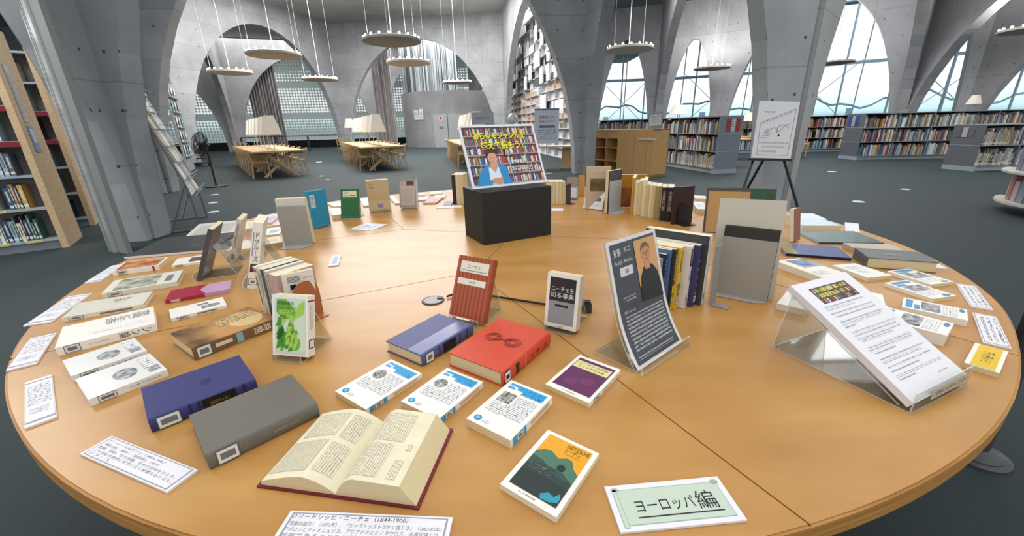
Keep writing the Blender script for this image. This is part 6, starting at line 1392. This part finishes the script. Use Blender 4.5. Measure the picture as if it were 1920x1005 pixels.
# left group of books with terracotta arch bookend
dirB = V((.55, .83, 0))
spine_row([((495, 587), (502, 589), 500, c('#d3cdbd'), 'cream-spined book, leftmost of the group beside the terracotta bookend', [('r', 0, .9, 1, .96, c('#b03a3a'), 1), ('r', .3, .2, .7, .8, INKL, 1)], .115), ((502, 589), (509, 591), 503, c('#c9c2ae'), 'ivory-spined book, second in the group beside the terracotta bookend', mk('物質', INKL), .115),
           ((509, 591), (514, 593), 505, c('#3a3c4c'), 'thin dark blue-spined book in the group beside the terracotta bookend', [], .115), ((514, 593), (521, 595), 507, c('#b9b3aa'), 'grey-spined book in the group beside the terracotta bookend', mk('記憶', INKL), .115), ((521, 595), (542, 600), 513, c('#b99a94'), 'thick pink-patterned spine book next to the terracotta bookend', [('r', .1 + .2 * (k % 4), .08 * k + .04, .2 + .2 * (k % 4), .08 * k + .07, c('#a3807c'), 1) for k in range(11)], .115)], dirv=dirB, group='books beside the terracotta bookend')
W_, h_, o_, xa_, ya_, za_, a_, e_ = standfit((545, 602), (600, 587), (594, 501), (531, 519), z0=TT + .001, tilts=(-8, 12)); print('WB', W_, h_, a_)
book('standing_book', 'white-backed book with barcode labels facing the terracotta bookend', frame(o_ - za_ * .012, xa_, ya_, za_), W_, h_, .01, WH2, pages=CREAM, D=[('r', .15, .8, .55, .93, print_mat('#dedede', '#222222', .004, False, .95), 1), ('r', .2, .66, .4, .76, DK, 1), ('r', .6, .84, .95, .88, PM('#555', .004), 1)])
TER = mat('terracotta_plastic', '#a5633c', .35, .5)
A, B = at(552, 606, TT), at(601, 585, TT); xa = (B - A); W = xa.length; xa.normalize(); h = .118; za = xa.cross(V((0, 0, 1)))
t = thing('arch_bookend', 'rounded terracotta-coloured bookend holding the left group of books', 'bookend', frame((A + B) / 2 + za * .014 + V((0, 0, .001)), xa, V((0, 0, 1)), za)); s = MB()
pts = [(-W / 2, 0)] + [(W / 2, 0)] + [(W / 2 * math.cos(a_1), h - W / 2 + W / 2 * math.sin(a_1)) for a_1 in [PI * k / 16 for k in range(17)]]
s.prism(pts, 0, .002, TER); s.build('arched_plate', t); s = MB(); s.box(-W / 2, 0, 0, W / 2, .0015, .03, TER); s.build('foot', t)
# big cream board with black book and grey bookend
b_, inf = stander('display_board', 'large blank cream board book standing behind the grey-plated black book', (1329, 545), (1451, 560), (1479, 380), (1341, 370), .01, c('#b8b0a0', .6), pages=c('#cdc6b4'), tilts=(0, 20))
b_, inf = stander('standing_book', 'black book standing in front of the cream board behind a grey plate', (1341, 546), (1438, 565), (1459, 431), (1357, 421), .016, c('#34332f', .5), pages=PAGEW, tilts=(0, 16), hard=True, curved=False)
bookend('broad grey metal plate bookend in front of the black book', (1340, 548), (1437, 567), (1451, 458), (1355, 440), mat('bookend_plate', '#9c9a92', .35, .5), .03, tilts=(0, 16))
# brown framed book, green book behind
b_, inf = stander('standing_book', 'brown-framed tan picture book standing behind the cream board, left edge showing', (1317, 437), (1400, 442), (1408, 356), (1331, 352), .012, c('#4a3c33', .5), pages=c('#6b5a48'), tilts=(2, 18), D=[('r', .05, .02, .97, .93, c('#a5824e'), 1)])
b_, inf = stander('standing_book', 'dark green book with white title showing above the cream board', (1355, 434), (1446, 440), (1452, 357), (1362, 353), .012, c('#1c4a2c', .4), pages=PAGEW, tilts=(2, 18), D=[('t', .05, .78, .4, .92, c('#c9d2c0'), 1, '水彩画'), ('r', .8, .6, .95, .9, c('#2a3a22'), 1)])
b_, inf = stander('standing_book', 'reddish-brown book leaning edge-on in a stand right of the cream board', (1488, 454), (1500, 450), (1488, 392), (1476, 392), .02, c('#8c5a4c', .5), pages=PAGEW, tilts=(-2, 10))
acr = at(1500, 455, TT)
# dark book group and cream row (right rear)
dirC = V((.35, .93, 0))
cs_ = []
xs = [(1181, 402), (1187, 403), (1194, 404), (1201, 406), (1208, 407.5), (1214, 408.5), (1219, 409.5), (1225, 411), (1236, 413), (1246, 415), (1259, 418)]
tops = [333, 342, 340, 338, 346, 347, 348, 349, 351, 352]
colr = ['#b08a48', '#d2c29c', '#cdbd97', '#d9cca8', '#bfae86', '#d9cba4', '#cbbb90', '#97875a', '#2c2422', '#2a2321']
nm_ = ['ochre', 'cream', 'second cream', 'tall pale cream', 'sand', 'light cream', 'straw', 'olive-tan']
SPC = []
for k in range(10):
    lb = '%s-edged book, %s in the row left of the dark brown volumes' % (nm_[k], ('first', 'second', 'third', 'fourth', 'fifth', 'sixth', 'seventh', 'last')[k]) if k < 8 else ('dark brown spined volume with pale characters, %s of the two thick ones' % ('left' if k == 8 else 'right'))
    SPC.append((xs[k], xs[k + 1], tops[k], c(colr[k]), lb, mk('全集月報', c('#b9b0a0'), .3, .9) if k >= 8 else [], .17 if k in (0, 3) else .14))
spine_row(SPC, dirv=dirC, group='row of books left of the cream board')
W_, h_, o_, xa_, ya_, za_, a_, e_ = standfit((1261, 421), (1297, 417), (1305, 349), (1266, 352), z0=TT + .001, tilts=(-8, 10)); print('DB', W_, h_, a_)
book('standing_book', 'dark brown slipcased volume closing the right end of the row', frame(o_ - za_ * .018, xa_, ya_, za_), W_, h_, .016, c('#33231f', .45), spinem=c('#33231f', .45), pages=c('#33231f'))
t = thing('arch_bookend', 'black arched wire-edged bookend against the dark brown slipcase', 'bookend', frame(o_ + za_ * .003, xa_, ya_, za_)); s = MB()
pts = [(-.035, 0), (.035, 0)] + [(.035 * math.cos(a_1), .075 + .035 * math.sin(a_1)) for a_1 in [PI * k / 12 for k in range(13)]]; s.prism(pts, 0, .002, BLACK); s.build('arched_plate', t)
s = MB(); s.box(-.04, 0, 0, .04, .0015, .06, BLACK); s.build('foot', t)
# pale page-edge book with grey bookend plate
b_, inf = stander('standing_book', 'dark patterned book behind a light grey bookend, cream page edge to the left', (1138, 400), (1162, 393), (1167, 316), (1142, 321), .022, c('#3b3a40', .45), pages=CREAM, tilts=(-4, 8), spine='R', D=[('r', .1 + .1 * k, .66, .13 + .1 * k, .96, c('#6a6a72'), 1) for k in range(8)])
bookend('light grey bookend plate on the dark patterned book, right rear', (1141, 400.5), (1163, 394), (1165, 337), (1144, 340), WSTEEL, .06, tilts=(-4, 8))
b_, inf = stander('standing_book', 'ochre and brown large book standing open-angled behind the light grey bookend', (1163, 388), (1208, 388), (1214, 330), (1166, 325), .02, c('#a5711f', .4), pages=c('#ddd3b8'), tilts=(0, 15), D=[('r', 0, .0, 1, .6, noise_mat('brown_cover', '#5a2f14', '#8f5a24', 12), 1)])
b_, inf = stander('standing_book', 'cream board book with a sepia landscape picture, standing at the right rear', (1097, 391), (1142, 392), (1146, 312), (1088, 311), .012, c('#bfb097', .55), pages=c('#ddd5c4'), tilts=(0, 18), D=[('r', .18, .42, .92, .72, noise_mat('sepia_landscape', '#5d4c34', '#85754f', 14), 1), ('r', .18, .84, .9, .845, c('#a09278'), 1)])
b_, inf = stander('card_stand', 'white leaning card before the cream board book at the right rear', (1093, 390), (1129, 394), (1133, 361), (1102, 358), .003, WHT, pages=PAPER, tilts=(10, 50), D=[('r', .5, .45, .85, .65, INKL, 1), ('r', .2, .15, .8, .3, PM('#888', .006), 1)], cat='card')
b_, inf = stander('standing_book', 'grey-brown picture book leaning right of the cream row by the box', (1062, 374), (1083, 374), (1074, 333), (1054, 333), .012, c('#7d6a5a', .4), pages=PAGEW, tilts=(0, 30), D=[('r', .1, .05, .9, .5, c('#b5bcc4'), 1)]); acrylic_stand(inf, 'clear stand holding the ochre-edged picture book', .012, .6)
b_, inf = stander('standing_book', 'yellow-ochre book leaning between the clear stand and the cream board book', (1084, 368), (1096, 368), (1090, 328), (1072, 330), .012, c('#9c6a14', .4), pages=PAGEW, tilts=(0, 30))
# cream rows either side of the black box
dirD = V((.1, 1, 0)); SPC = []
for k in range(3): SPC.append(((850 + 7 * k, 383), (857 + 7 * k, 383), 328, c(['#2e2420', '#cdbf9c', '#c9b98f'][k]), ['dark brown book at the left end of the row behind the black box', 'cream book, second in the row left of the black box', 'tan book touching the left side of the black box'][k], [], .15))
spine_row(SPC, dirv=dirD, group='row left of the black box'); SPC = []
for k in range(5): SPC.append(((1030 + 6 * k, 383), (1036 + 6 * k, 383), 341, c(['#d3c6a6', '#cbbd98', '#d6caac', '#cdbf9a', '#c6b78e'][k]), 'cream page-edged books standing in a tight row right of the black box', [], .13))
spine_row(SPC, dirv=V((-.1, 1, 0)), group='cream row right of the black box')
bookend('small dark wire bookend right of the cream row by the box', (1061, 383), (1070, 380), (1070, 345), (1061, 346), BLKM, .05, tilts=(-4, 6))
# cable grommet and cable with a dark adaptor
gp = at(812, 564, TT)
t = thing('cable_grommet', 'round grey cable grommet set in the tabletop left of the rust-red book', 'cable grommet', loc=(gp.x, gp.y, TT + .0004)); s = MB(); s.lathe([(0, .003), (.028, .003), (.032, .0)], mat('grommet_grey', '#6f7072', .35, .5), 32); s.build('cap', t)
s = MB(); s.lathe([(.0285, .0032), (.035, .003), (.037, 0)], BLACK, 32); s.box(.012, .006, .003, .03, .02, .006, BLACK); s.build('rim', t)
s = MB(); pts = [at(838, 556, TT + .006), at(860, 548, TT + .006), at(890, 549, TT + .006), at(930, 556, TT + .006), at(975, 563, TT + .006), at(1020, 570, TT + .006), at(1075, 574, TT + .006), at(1098, 580, TT + .006)]
s.tube(pts, .0035, BLACK, 8); tag(s.build('power_cable', smooth=True), 'thin black cable running from the grommet behind the two standing paperbacks', 'cable')
ap = at(1100, 584, TT); s = MB(); s.box(-.012, -.014, 0, .012, .014, .03, mat('adaptor_grey', '#3f4444', .5, .3)); s.box(-.008, -.01, .03, .008, .01, .034, BLACK); o = s.build('adaptor_plug'); o.location = (ap.x, ap.y, TT + .0005); tag(o, 'small dark grey adaptor behind the black and grey paperback', 'adaptor')
